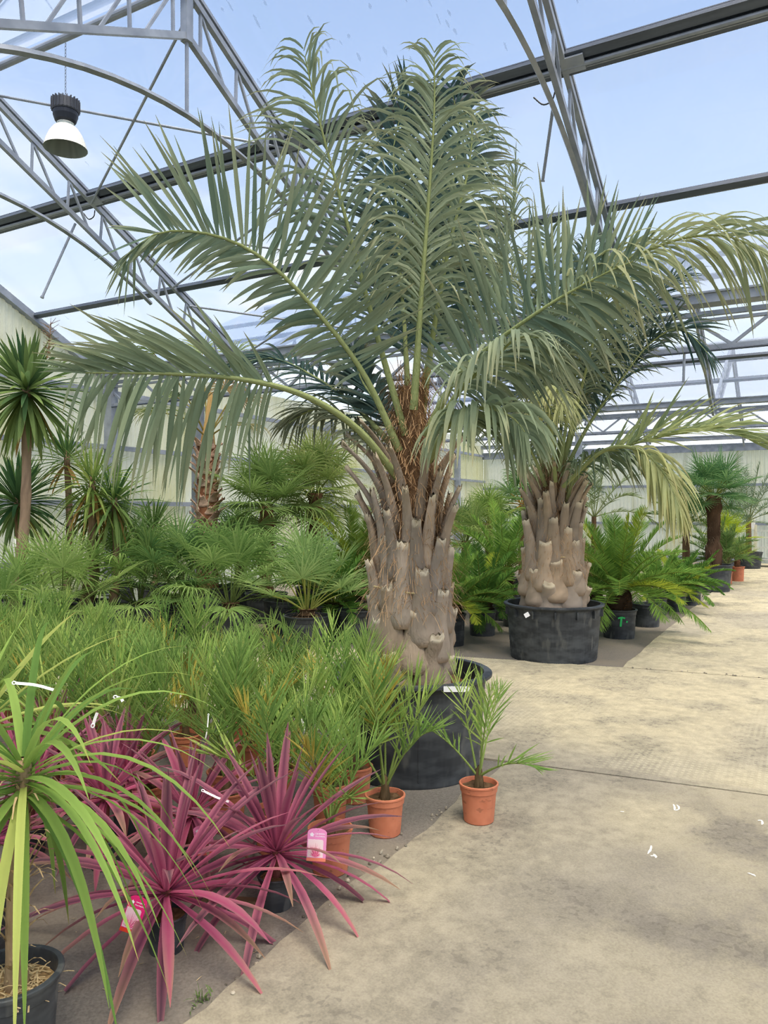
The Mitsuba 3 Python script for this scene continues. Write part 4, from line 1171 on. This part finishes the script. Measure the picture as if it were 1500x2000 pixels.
# ---------------------------------------------------------------- tall spiky trees on the left
def yucca_cols(ca, cb, dry=0.0):
    def f(t, K, r):
        u = np.linspace(0, 1, K)[:, None]
        m = r.rand()
        c = (lin(*ca) * (1 - m) + lin(*cb) * m) * r.uniform(0.85, 1.15)
        if t > 0.72:
            c = c * 0.75 + lin(150, 160, 90) * 0.25
        if t > 0.85 and r.rand() < dry:
            c = lin(176, 142, 86) * r.uniform(0.8, 1.1)
        k = np.clip((u - 0.9) * 8, 0, 1) * 0.5
        c = c * (1 - k) + lin(150, 130, 90) * k
        return np.stack([c, c * 0.92, c], 1)
    return f


def spiky_tree(label, foot, headp, n, L, W, cols, seed, tr=0.045, e=(84, -55), droop=0.6, each=False, potr=0.26, poth=0.42, tcol=(150, 124, 100), bend=0.05, pots=True, core=0.05):
    r = RN(seed)
    k = thing('spiky_tree', label, 'spiky tree')
    foot, headp = np.asarray(foot, float), np.asarray(headp, float)
    if pots:
        pot(k, foot[0], foot[1], ASPH, potr, potr * 0.8, poth, 'black', 0.85, 0.02, (74, 62, 50), True, 32, seed)
    mid = (foot + headp) / 2 + RIGHT * bend
    b = np.array([foot[0], foot[1], poth * 0.8 if pots else 0.0])
    path = curve([b, mid, headp], 22)
    V, F = tube(path, np.linspace(tr, tr * 0.75, 22) * (1 + 0.06 * r.normal(0, 1, 22)), 10)
    part(k, 'trunk', M().add(V, F, lin(*tcol) * (0.7 + 0.5 * r.rand(len(V), 1))).ply('mat_matte'), 'slender brown trunk')
    lv = rosette(headp, n, L, W, e[0], e[1], droop, cols, r, K=8, core=core, fold=0.4, power=1.5, zspread=0.22)
    if each:
        leaf_parts(k, lv)
    else:
        leaf_mass(k, lv)
    return k


GD, GL = (52, 84, 48), (92, 124, 66)
k = spiky_tree('tall dark green spiky tree with bare slender trunk, its head highest at the left', ground(25, 8.5), at(52, 745, 8.5), 170, 0.70, 0.029, yucca_cols((74, 106, 70), (140, 164, 98), 0.15), 71, 0.062, (86, -72), 0.45, True, 0.28, 0.42, (158, 134, 112), 0.06)
fl = M(); rf = RN(8)
b0 = at(92, 700, 8.4)
V, F = tube([b0, at(98, 660, 8.4), at(100, 628, 8.4)], [0.008, 0.005, 0.002], 5); fl.add(V, F, lin(150, 120, 92))
for q in range(40):
    a = at(96 + rf.uniform(-3, 3), 700 - q * 1.7, 8.4)
    d = unit(np.array([rf.normal(), rf.normal(), 0.6])) * rf.uniform(0.05, 0.13)
    V, F = tube([a, a + d], [0.004, 0.002], 4); fl.add(V, F, lin(150, 124, 98) * rf.uniform(0.7, 1.2))
part(k, 'flower_stalk', fl.ply('mat_matte'), 'dry brown flower stalk')
spiky_tree('broad dark green spiky head low behind the tall tree', ground(28, 9.6), at(35, 965, 9.6), 130, 0.72, 0.026, yucca_cols((66, 102, 68), (108, 138, 82), 0.1), 72, 0.06, (86, -50), 0.6, False, 0.28, 0.42)
spiky_tree('thin trunked spiky tree with narrow upright head, second from the left', ground(128, 9.9), at(130, 880, 9.9), 70, 0.55, 0.018, yucca_cols((78, 112, 68), (136, 162, 92), 0.5), 73, 0.05, (86, -40), 0.5, False)
spiky_tree('spiky tree with pale green head and rusty drooping lower leaves', ground(160, 9.0), at(180, 930, 9.0), 90, 0.58, 0.018, yucca_cols((134, 162, 88), (162, 178, 98), 0.7), 74, 0.05, (84, -70), 0.9, False)
spiky_tree('spiky tree with leaning leaves and a white tag, rightmost of the trunked ones', ground(218, 9.1), at(222, 965, 9.1), 95, 0.60, 0.020, yucca_cols((84, 118, 70), (138, 164, 92), 0.4), 75, 0.05, (84, -70), 0.8, False)
spiky_tree('slim bare trunk tree between the pale and the leaning spiky heads', ground(178, 9.5), at(180, 985, 9.5), 60, 0.45, 0.018, yucca_cols((62, 92, 50), (96, 128, 66), 0.4), 76, 0.05, (80, -60), 0.8, False)
spiky_tree('low spiky plant with fine green leaves beside the left wall', ground(300, 11.6), at(300, 1020, 11.6), 80, 0.55, 0.014, yucca_cols((86, 118, 62), (118, 146, 82)), 77, 0.05, (84, 0), 0.6, False)
for (px, py, d, w) in ((29, 1060, 8.35, 'on the tall spiky tree trunk'), (217, 1136, 9.0, 'on the rightmost slim trunk'), (172, 1123, 8.9, 'on the pale spiky tree trunk')):
    v, f = box((0, 0, 0), (0.03, 0.004, 0.09), np.stack([RIGHT, FWD, UP], 1))
    single('trunk_tag', M().add(v + at(px, py, d), f, lin(232, 230, 220)).ply('mat_paint', smooth=False), f'white paper tag tied {w}', 'tag')

# ---------------------------------------------------------------- fan palms
def washingtonia():
    r = RN(81)
    p = ground(405, 11.0)
    k = thing('cut_trunk_palm', 'fan palm with ragged orange brown leaf base trunk beside the roof post', 'palm')
    pot(k, p[0], p[1], ASPH, 0.40, 0.34, 0.45, 'black', 0.85, 0.03, (80, 66, 52), True, 32, 5)
    zt = 2.46
    zz = np.linspace(0.35, zt, 16)
    V, F = tube(np.c_[np.full(16, p[0]), np.full(16, p[1]), zz], np.linspace(0.16, 0.13, 16), 14)
    part(k, 'trunk', M().add(V, F, lin(150, 104, 76) * (0.6 + 0.6 * r.rand(len(V), 1))).ply('mat_matte'))
    for i in range(84):
        z = 0.6 + (zt - 0.62) * i / 83.0
        a = i * 2.39996 + r.uniform(-0.2, 0.2)
        o = np.array([math.cos(a), math.sin(a), 0])
        V, F, c = boot(np.array([p[0], p[1], z]) + o * 0.12, o, 0.15 * r.uniform(0.7, 1.3), 0.085, 0.75 * r.uniform(0.5, 1.2), r, 0.22, 0.9)
        q = r.rand()
        c = np.tile(lin(178, 138, 112) * q + lin(206, 178, 156) * (1 - q), (len(c), 1)) * (0.65 + 0.6 * r.rand(len(c), 1))
        part(k, 'leaf_base', M().add(V, F, c).ply('mat_matte'))
    V, F = tube([(p[0], p[1], zt - 0.05), (p[0] + 0.03, p[1], zt + 0.35), (p[0] + 0.06, p[1], zt + 0.75)], [0.12, 0.06, 0.03], 10)
    part(k, 'crown_shaft', M().add(V, F, lin(214, 176, 116) * (0.8 + 0.3 * r.rand(len(V), 1))).ply('mat_matte'), 'straw coloured crown shaft')
    top = np.array([p[0], p[1], zt])
    G = ((104, 128, 72), (150, 160, 104))
    for (hx, hy, dd, R, dr_, cc) in ((300, 690, 10.4, 0.55, 1.6, G), (312, 805, 10.2, 0.62, 1.8, G), (345, 775, 11.6, 0.5, 2.0, ((74, 96, 60), (110, 128, 80))), (480, 830, 10.6, 0.5, 2.2, ((160, 150, 110), (110, 120, 80))),
                                     (470, 790, 11.4, 0.55, 2.0, ((196, 172, 126), (170, 150, 112))), (440, 760, 10.6, 0.45, 2.4, ((206, 176, 122), (190, 160, 112))), (455, 700, 11.5, 0.55, 1.4, G), (395, 690, 11.6, 0.5, 1.2, G), (500, 730, 11.2, 0.5, 1.9, G)):
        part(k, 'fan_leaf', fan_geo(top + UP * 0.1, at(hx, hy, dd), R, r, 32, 120, dr_, cc, (172, 160, 96), None, 7, 0.35, (186, 176, 130), 0.009, 0.10).ply('mat_leaf'))


washingtonia()


def fan_palm(label, p, trunk_h, nleaf, stalk, R, seed, col, e=(82, -10), potr=0.25, poth=0.35, tr=0.09, droop=0.5, pcol=(128, 146, 86), tcol=(96, 76, 56), nseg=30, pots=True, tipcol=None, kind='fan_palm', potkind='black', shag=0, spread=140):
    r = RN(seed)
    k = thing(kind, label, 'fan palm')
    z0 = ASPH
    if pots:
        pot(k, p[0], p[1], z0, potr, potr * 0.82, poth, potkind, 0.86, 0.018, (70, 58, 46), True, 32, seed)
    zb_ = poth * 0.82 if pots else 0
    V, F = tube(np.c_[np.full(12, p[0]), np.full(12, p[1]), np.linspace(zb_, zb_ + trunk_h, 12)], tr * (1 + (0.2 if shag else 0.1) * r.normal(0, 1, 12)), 12)
    part(k, 'trunk', M().add(V, F, lin(*tcol) * (0.5 + 0.8 * r.rand(len(V), 1))).ply('mat_matte'))
    if shag:
        V, F, c = fibres(p, zb_, zb_ + trunk_h, (tr, tr), shag, r, ((96, 76, 58), (168, 146, 118)), 0.14)
        part(k, 'fibre', M().add(V, F, c).ply('mat_matte'), stuff=True)
    top = np.array([p[0], p[1], zb_ + trunk_h])
    for i in range(nleaf):
        t = (i + 0.5) / nleaf
        a = i * 2.39996 + r.uniform(-0.3, 0.3)
        el = math.radians(e[0] + (e[1] - e[0]) * t + r.uniform(-8, 8))
        o = np.array([math.cos(a), math.sin(a), 0])
        d = o * math.cos(el) + UP * math.sin(el)
        hub = top + d * stalk * r.uniform(0.8, 1.15)
        nrm = UP * 1.0 - o * 0.4 if el < 1.0 else -o
        part(k, 'fan_leaf', fan_geo(top + o * tr * 0.4 - UP * 0.02, hub, R * r.uniform(0.85, 1.1), r, nseg, spread, droop * r.uniform(0.6, 1.4), col, pcol, nrm, 6, 0.30, tipcol, 0.007, 0.05).ply('mat_leaf'))
    return k


FG = ((116, 150, 80), (154, 180, 106))
FD = ((88, 124, 72), (126, 156, 92))
fan_palm('bushy silver green fan palm, foremost in the middle with long yellow green stalks', ground(600, 8.6), 0.12, 17, 0.62, 0.44, 201, ((126, 158, 92), (166, 190, 120)), (84, 10), 0.27, 0.36, 0.10, 0.35, (166, 172, 92), shag=120)
fan_palm('bushy fan palm left of the foremost one, leaves folded over the aisle', ground(450, 9.0), 0.15, 22, 0.72, 0.52, 202, FG, (84, -10), 0.27, 0.36, 0.10, 1.3)
fan_palm('dark bushy fan palm in front of the ragged brown trunk', ground(355, 9.3), 0.15, 19, 0.66, 0.46, 203, FD, (84, 0), 0.27, 0.36, 0.10, 0.8)
fan_palm('fan palm with pale stiff leaves in front of the slim trunks', ground(120, 8.3), 0.10, 16, 0.62, 0.46, 204, ((140, 170, 94), (172, 194, 118)), (84, 0), 0.27, 0.36, 0.09, 0.4)
fan_palm('bushy fan palm with drooping leaflets right of the slim trunks', ground(270, 9.2), 0.12, 22, 0.74, 0.54, 205, FG, (84, -10), 0.27, 0.36, 0.09, 1.5)
fan_palm('low fan palm at the aisle edge under the pale stiff leaves', ground(20, 7.9), 0.08, 13, 0.50, 0.40, 206, FG, (80, 5), 0.24, 0.30, 0.08, 0.5)
fan_palm('fan palm with a raised crown left of the bare window panel', ground(520, 10.6), 1.25, 24, 0.46, 0.58, 207, ((118, 148, 82), (152, 174, 104)), (86, -35), 0.3, 0.4, 0.11, 0.7, (120, 140, 76), (120, 92, 66), 34, shag=160)
fan_palm('bigger shaggy fan palm crown close behind the tallest palm', ground(615, 11.4), 1.45, 28, 0.50, 0.62, 208, ((126, 152, 80), (164, 178, 108)), (86, -45), 0.3, 0.4, 0.12, 1.0, (128, 142, 80), (120, 92, 66), 34, tipcol=(180, 166, 116), shag=160)
fan_palm('fan palm half hidden between the brown trunk and the raised crowns', ground(470, 11.8), 0.45, 18, 0.5, 0.5, 209, FD, (84, -10), 0.28, 0.4, 0.1, 0.8)
fan_palm('young fan palm peeping over the cycads left of the second tub', ground(955, 12.6), 1.02, 20, 0.34, 0.42, 210, ((112, 142, 66), (152, 172, 92)), (86, -50), 0.25, 0.36, 0.06, 0.8, (150, 160, 84), (150, 120, 92))
fan_palm('fan palm with orange dead leaves beside the second giant palm crown', ground(1022, 13.5), 1.35, 18, 0.4, 0.5, 211, FD, (86, -40), 0.25, 0.36, 0.08, 0.9, (196, 150, 60), (150, 120, 92))
fan_palm('pale fan palm low behind the cycads beside the tall palm trunk', ground(910, 12.0), 0.75, 16, 0.4, 0.45, 212, ((150, 166, 96), (120, 146, 80)), (84, -20), 0.25, 0.36, 0.07, 0.9)
TR = fan_palm('windmill palm with hairy leaning trunk and flat dark crown at the aisle side', ground(1394, 14.6), 1.42, 30, 0.48, 0.50, 213, ((88, 132, 84), (130, 164, 104)), (70, -30), 0.34, 0.52, 0.13, 0.5, (140, 152, 80), (92, 72, 56), 34, shag=420, kind='windmill_palm')
fan_palm('bright yellow green fan palm beside the pots at the far aisle end', ground(1420, 18.2), 0.55, 15, 0.42, 0.42, 214, ((186, 196, 62), (150, 176, 62)), (80, 0), 0.25, 0.36, 0.07, 0.4, (190, 190, 80))
fan_palm('small yellow green fan palm in the far red pot', ground(1440, 16.7), 0.22, 10, 0.30, 0.30, 215, ((158, 174, 74), (120, 148, 66)), (80, 10), 0.155, 0.33, 0.06, 0.5, (170, 176, 84), (110, 80, 60), potkind='terra')


# ---------------------------------------------------------------- cycads
def cycad(label, p, trunk_h, nf, L, seed, col, potr, poth, tr=0.14, e=(76, 8), kind='sago_cycad', rot=0.0, yellow=()):
    r = RN(seed)
    k = thing(kind, label, 'cycad')
    pot(k, p[0], p[1], ASPH, potr, potr * 0.84, poth, 'black', 0.88, 0.018, (86, 66, 48), True, 36, seed)
    zb_ = poth * 0.84
    V, F = tube(np.c_[np.full(8, p[0]), np.full(8, p[1]), np.linspace(zb_, zb_ + trunk_h, 8)], tr * np.array([0.9, 1, 1.05, 1.0, 1.03, 1, 0.9, 0.7]), 16)
    part(k, 'trunk', M().add(V, F, lin(60, 48, 38) * (0.5 + 0.8 * r.rand(len(V), 1))).ply('mat_matte'))
    n = 120
    an = r.uniform(0, 2 * np.pi, n); o = np.c_[np.cos(an), np.sin(an), np.zeros(n)]
    zz = r.uniform(zb_, zb_ + trunk_h, n)
    C, dd = grow(np.c_[p[0] + tr * 0.95 * o[:, 0], p[1] + tr * 0.95 * o[:, 1], zz], unit(o * 0.8 + UP * 0.5), np.full(n, 0.05), 3, 0.2, 1.0)
    V, F, c = ribbons(C, np.tile([0.016, 0.012, 0.003], (n, 1)), unit(np.cross(dd, UP)), col=np.broadcast_to(lin(104, 82, 60) * r.uniform(0.5, 1.2, (n, 1, 1)), (n, 3, 3)))
    part(k, 'scales', M().add(V, F, c).ply('mat_matte'), 'woody trunk scales', stuff=True)
    top = np.array([p[0], p[1], zb_ + trunk_h])
    for i in range(nf):
        t = (i + 0.5) / nf
        a = rot + i * 2.39996 + r.uniform(-0.2, 0.2)
        o = np.array([math.cos(a), math.sin(a), 0])
        el = math.radians(e[0] + (e[1] - e[0]) * t + r.uniform(-5, 5))
        C, _ = grow((top + o * 0.04)[None], (o * math.cos(el) + UP * math.sin(el))[None], np.array([L * r.uniform(0.85, 1.08)]), 7, 0.35 + 0.9 * t, 1.6)
        cc = col if r.rand() > 0.12 else ((168, 176, 60), (128, 150, 56))
        (RV, RF, rc), (LV, LF, lc) = frond_geo(C[0], r, axis=p, s0=0.12, nl=74, L=0.19 * L, W=0.0078, a0=72, a1=38, lift=24, droop=0.06, jit=0.05, rr=(0.007, 0.002), K=3, flat=True, col=cc, rcol=(140, 152, 70),
                                               prof=(np.array([0, 0.15, 0.5, 0.85, 1]), np.array([0.4, 0.9, 1.0, 0.75, 0.3])))
        part(k, 'frond', M().add(RV, RF, rc).add(LV, LF, lc).ply('mat_leaf'))
    return k


CG = ((104, 142, 62), (78, 116, 54))
CL = ((138, 170, 78), (98, 138, 62))
kc = cycad('big sago cycad right of the second tub, green paint mark on its pot', ground(1209, 9.28), 0.28, 38, 1.05, 301, CL, 0.215, 0.345, 0.15, (84, -8))
cycad('sago cycad in a black pot between the tall palm and the second tub', ground(942, 9.46), 0.12, 24, 0.78, 302, CG, 0.18, 0.32, 0.12, (78, 0))
cycad('sago cycad close behind the tall palm trunk with yellowing lower fronds', ground(880, 8.75), 0.15, 24, 0.75, 303, CL, 0.18, 0.36, 0.12, (80, -15))
cycad('wide sago cycad behind the black pots, fronds over the dark gap', ground(985, 10.8), 0.40, 26, 1.0, 304, CL, 0.2, 0.35, 0.13, (76, 0))
cycad('bright olive sago cycad left of the tall palm trunk', ground(700, 10.2), 0.42, 28, 0.85, 305, ((120, 140, 56), (84, 112, 46)), 0.2, 0.36, 0.13, (80, 0))
cycad('dark sago cycad low behind the foremost fan palm', ground(655, 9.3), 0.12, 24, 0.78, 306, CG, 0.2, 0.34, 0.13, (76, -5))
cycad('small sago cycad in grey pot, first beyond the big one', ground(1282, 11.35), 0.10, 20, 0.72, 307, CL, 0.165, 0.28, 0.10, (70, 5))
cycad('small sago cycad in grey pot, second beyond the big one', ground(1320, 11.75), 0.10, 20, 0.70, 308, CG, 0.165, 0.28, 0.10, (70, 5))
cycad('small sago cycad in grey pot beside the large square tub', ground(1352, 12.5), 0.12, 18, 0.62, 309, CG, 0.15, 0.27, 0.09, (64, 0))
cycad('sago cycad behind the big one, next to the second tub', ground(1160, 10.6), 0.2, 20, 0.8, 310, CG, 0.18, 0.32, 0.12, (78, 5))
# green letter sprayed on the cycad pot
mm = M()
for pts, w in (([(1207, 1208), (1214, 1206), (1221, 1208)], 0.010), ([(1214, 1207), (1213, 1215), (1212, 1224)], 0.012), ([(1223, 1214), (1226, 1215)], 0.012)):
    C = np.array([at(x, y, 9.28 - 0.205) for x, y in pts]); C = curve(C, 6)
    d = unit(np.gradient(C, axis=0)); S = unit(np.cross(d, FWD))
    V, F, c = ribbons(C[None], np.full((1, 6), w), S[None], col=lin(40, 190, 96)[None]); mm.add(V, F, c)
part(kc, 'painted_mark', mm.ply('mat_paint'), 'green sprayed letter T and dot')


# ---------------------------------------------------------------- feather palms at the far end
def feather_palm_big(label, p, h, nf, L, seed, col, potr, poth, tr=0.08, kind='date_palm', potkind='black', e=(84, 15), droop=0.6, ll=0.28, nl=44):
    r = RN(seed)
    k = thing(kind, label, 'potted palm')
    pot(k, p[0], p[1], ASPH, potr, potr * 0.82, poth, potkind, 0.86, 0.015, (84, 66, 50), True, 32, seed)
    zb_ = poth * 0.84
    V, F = tube([(p[0], p[1], zb_), (p[0], p[1], zb_ + h)], [tr, tr * 0.8], 10)
    part(k, 'trunk', M().add(V, F, lin(112, 90, 66) * (0.6 + 0.7 * r.rand(len(V), 1))).ply('mat_matte'))
    top = np.array([p[0], p[1], zb_ + h])
    for i in range(nf):
        t = (i + 0.5) / nf
        a = i * 2.39996 + r.uniform(-0.3, 0.3)
        o = np.array([math.cos(a), math.sin(a), 0])
        el = math.radians(e[0] + (e[1] - e[0]) * t)
        C, _ = grow((top + o * 0.02)[None], (o * math.cos(el) + UP * math.sin(el))[None], np.array([L * r.uniform(0.85, 1.1)]), 7, droop * (0.5 + t), 1.5)
        (RV, RF, rc), (LV, LF, lc) = frond_geo(C[0], r, axis=p, s0=0.22, nl=nl, L=ll, W=0.008, a0=60, a1=25, lift=25, droop=0.4, rr=(0.009, 0.003), K=4, col=col, tip=(160, 160, 110))
        part(k, 'frond', M().add(RV, RF, rc).add(LV, LF, lc).ply('mat_leaf'))
    return k


GG = ((128, 148, 116), (96, 122, 92))
feather_palm_big('grey green feather palm far back against the corrugated back wall', ground(1462, 20.5), 0.9, 16, 1.5, 401, GG, 0.35, 0.45)
feather_palm_big('grey green feather palm behind the windmill palm crown', ground(1400, 20.0), 0.6, 16, 1.5, 402, GG, 0.35, 0.45)
feather_palm_big('leafy green young palm in front of the far orange pot', ground(1400, 16.2), 0.25, 14, 0.85, 403, ((124, 154, 86), (96, 130, 70)), 0.17, 0.3, 0.04)
feather_palm_big('slender green palm in the small far orange pot', ground(1420, 16.0), 0.2, 10, 0.75, 404, ((124, 154, 86), (96, 130, 70)), 0.115, 0.27, 0.03, potkind='terra')
feather_palm_big('single arching feather palm seen against the wall between the two giants', ground(1160, 16.0), 1.1, 9, 1.4, 405, ((132, 148, 92), (104, 124, 80)), 0.25, 0.36, 0.06, droop=0.9)
feather_palm_big('dark feather palm deep behind the second giant palm', ground(1100, 18.0), 1.7, 12, 1.4, 406, ((72, 102, 64), (58, 88, 58)), 0.3, 0.4, 0.08)
feather_palm_big('green feather palm between the windmill palm and the cycads', ground(1340, 15.5), 0.9, 12, 1.0, 407, ((110, 140, 66), (84, 116, 56)), 0.28, 0.4, 0.08)
feather_palm_big('bushy green palm at the left back of the cross aisle', ground(230, 12.5), 0.4, 14, 1.1, 408, ((104, 134, 76), (84, 112, 64)), 0.28, 0.4, 0.07)

# large grey square-sided tub with the windmill palm's neighbour
# ---------------------------------------------------------------- far trolley with a plant in it
tk = thing('plant_trolley', 'pale metal plant trolley with a white paper sign at the far end', 'trolley')
tp = ground(1474, 21.0)
tx, ty = tp[0], tp[1]
for dx, dy in ((0, 0), (1.3, 0), (0, 0.6), (1.3, 0.6)):
    part(tk, 'upright', M().add(*bar((tx + dx, ty + dy, 0.05), (tx + dx, ty + dy, 1.15), 0.05), lin(228, 222, 190)).ply('mat_paint', smooth=False))
for z in (0.2, 0.52, 0.8, 0.98):
    for dy in (0, 0.6):
        part(tk, 'rail', M().add(*bar((tx, ty + dy, z), (tx + 1.3, ty + dy, z), 0.025), lin(216, 216, 200)).ply('mat_paint', smooth=False))
part(tk, 'shelf', M().add(*box((tx + 0.65, ty + 0.3, 0.2), (1.3, 0.6, 0.025)), lin(120, 124, 126)).ply('mat_paint', smooth=False))
for k in range(9):
    part(tk, 'bar', M().add(*bar((tx + 0.14 * (k + 1), ty + 0.6, 0.2), (tx + 0.14 * (k + 1), ty + 0.6, 0.98), 0.014), lin(180, 180, 170)).ply('mat_paint', smooth=False))
for dx, dy in ((0.05, 0.03), (1.25, 0.03), (0.05, 0.57), (1.25, 0.57)):
    V, F = lathe([(0, -0.018), (0.05, -0.018), (0.055, 0), (0.05, 0.018), (0, 0.018)], 14)
    part(tk, 'wheel', ply((V[:, [0, 2, 1]] + [tx + dx, ty + dy, 0.055], F), 'mat_black'))
v, f = box((0, 0, 0), (0.22, 0.006, 0.30), np.stack([unit(RIGHT - 0.25 * UP), FWD, unit(UP + 0.25 * RIGHT)], 1))
part(tk, 'paper_sign', M().add(v + at(1467, 1022, 20.9), f, lin(238, 236, 228)).ply('mat_paint', smooth=False), 'white paper sign')
V, F = lathe([(0, 0), (0.16, 0), (0.2, 0.22), (0.22, 0.25), (0.2, 0.26), (0.15, 0.2)], 24, (tx + 0.62, ty + 0.3, 0.215))
single('grey_bowl', ply((V, F), 'mat_black', smooth=30), 'dark grey bowl standing on the far trolley', 'bowl')

# dark empty stock pots behind the cycads and below the spiky trees
for i, (px, d, rr_, hh, w) in enumerate(((1010, 10.2, 0.22, 0.36, 'in the dark gap left of the second tub'), (560, 9.6, 0.30, 0.42, 'under the foremost fan palm'), (100, 8.9, 0.34, 0.40, 'below the tall spiky tree'), (215, 9.0, 0.32, 0.42, 'below the slim trunks'), (300, 9.1, 0.30, 0.42, 'right of the slim trunks'), (700, 9.0, 0.26, 0.38, 'just left of the tall palm trunk'), (1262, 10.2, 0.2, 0.3, 'beside the pot with green paint'))):
    p = ground(px, d)
    k = thing('stock_pot', f'plain black plant pot {w}', 'pot')
    pot(k, p[0], p[1], ASPH, rr_, rr_ * 0.82, hh, 'black', 0.86, 0.02, (58, 48, 40), True, 32, 90 + i)

a, b = ground(285, 3.03), ground(512, 2.96)
v, f = bar(a + UP * (ASPH + 0.008), b + UP * (ASPH + 0.008), 0.03, 0.016)
single('wooden_lath', M().add(v, f, lin(122, 100, 76)).ply('mat_matte', smooth=False), 'thin brown wooden lath lying on the tarmac behind the foremost red cordyline', 'lath')

# tuft of grass and fallen leaf bits on the floor
rw = RN(12)
gp = at(395, 1945, 2250 / 945.0)
n = 26
C, dd = grow(np.c_[gp[0] + rw.normal(0, 0.012, n), gp[1] + rw.normal(0, 0.02, n), np.full(n, ASPH)], unit(np.c_[rw.normal(0, 0.6, n), rw.normal(0, 0.6, n), np.ones(n)]), rw.uniform(0.02, 0.06, n), 5, 0.8, 1.2)
V, F, c = ribbons(C, np.tile(np.array([0.0013, 0.0016, 0.0014, 0.0009, 0.0002]), (n, 1)), unit(np.cross(dd, UP + 0.02)), col=np.broadcast_to(lin(96, 128, 62) * rw.uniform(0.7, 1.2, (n, 1, 1)), (n, 5, 3)))
single('weed_tuft', M().add(V, F, c).ply('mat_leaf'), 'small tuft of green weeds at the edge of the concrete', 'weed')
n = 160
x = rw.uniform(-3.6, -1.62, n); y = rw.uniform(1.2, 3.6, n)
C, dd = grow(np.c_[x, y, np.full(n, ASPH + 0.003)], unit(np.c_[rw.normal(0, 1, n), rw.normal(0, 1, n), np.full(n, 0.05)]), rw.uniform(0.006, 0.03, n), 3, 0.1, 1.0)
C[..., 2] = np.maximum(C[..., 2], ASPH + 0.002)
V, F, c = ribbons(C, np.tile([0.0012, 0.0018, 0.0005], (n, 1)), unit(np.cross(dd, UP)), col=np.broadcast_to(lin(176, 160, 128) * rw.uniform(0.5, 1.2, (n, 1, 1)), (n, 3, 3)))
single('leaf_litter', M().add(V, F, c).ply('mat_matte'), 'scraps of dry leaf scattered over the tarmac', 'litter', stuff=True)
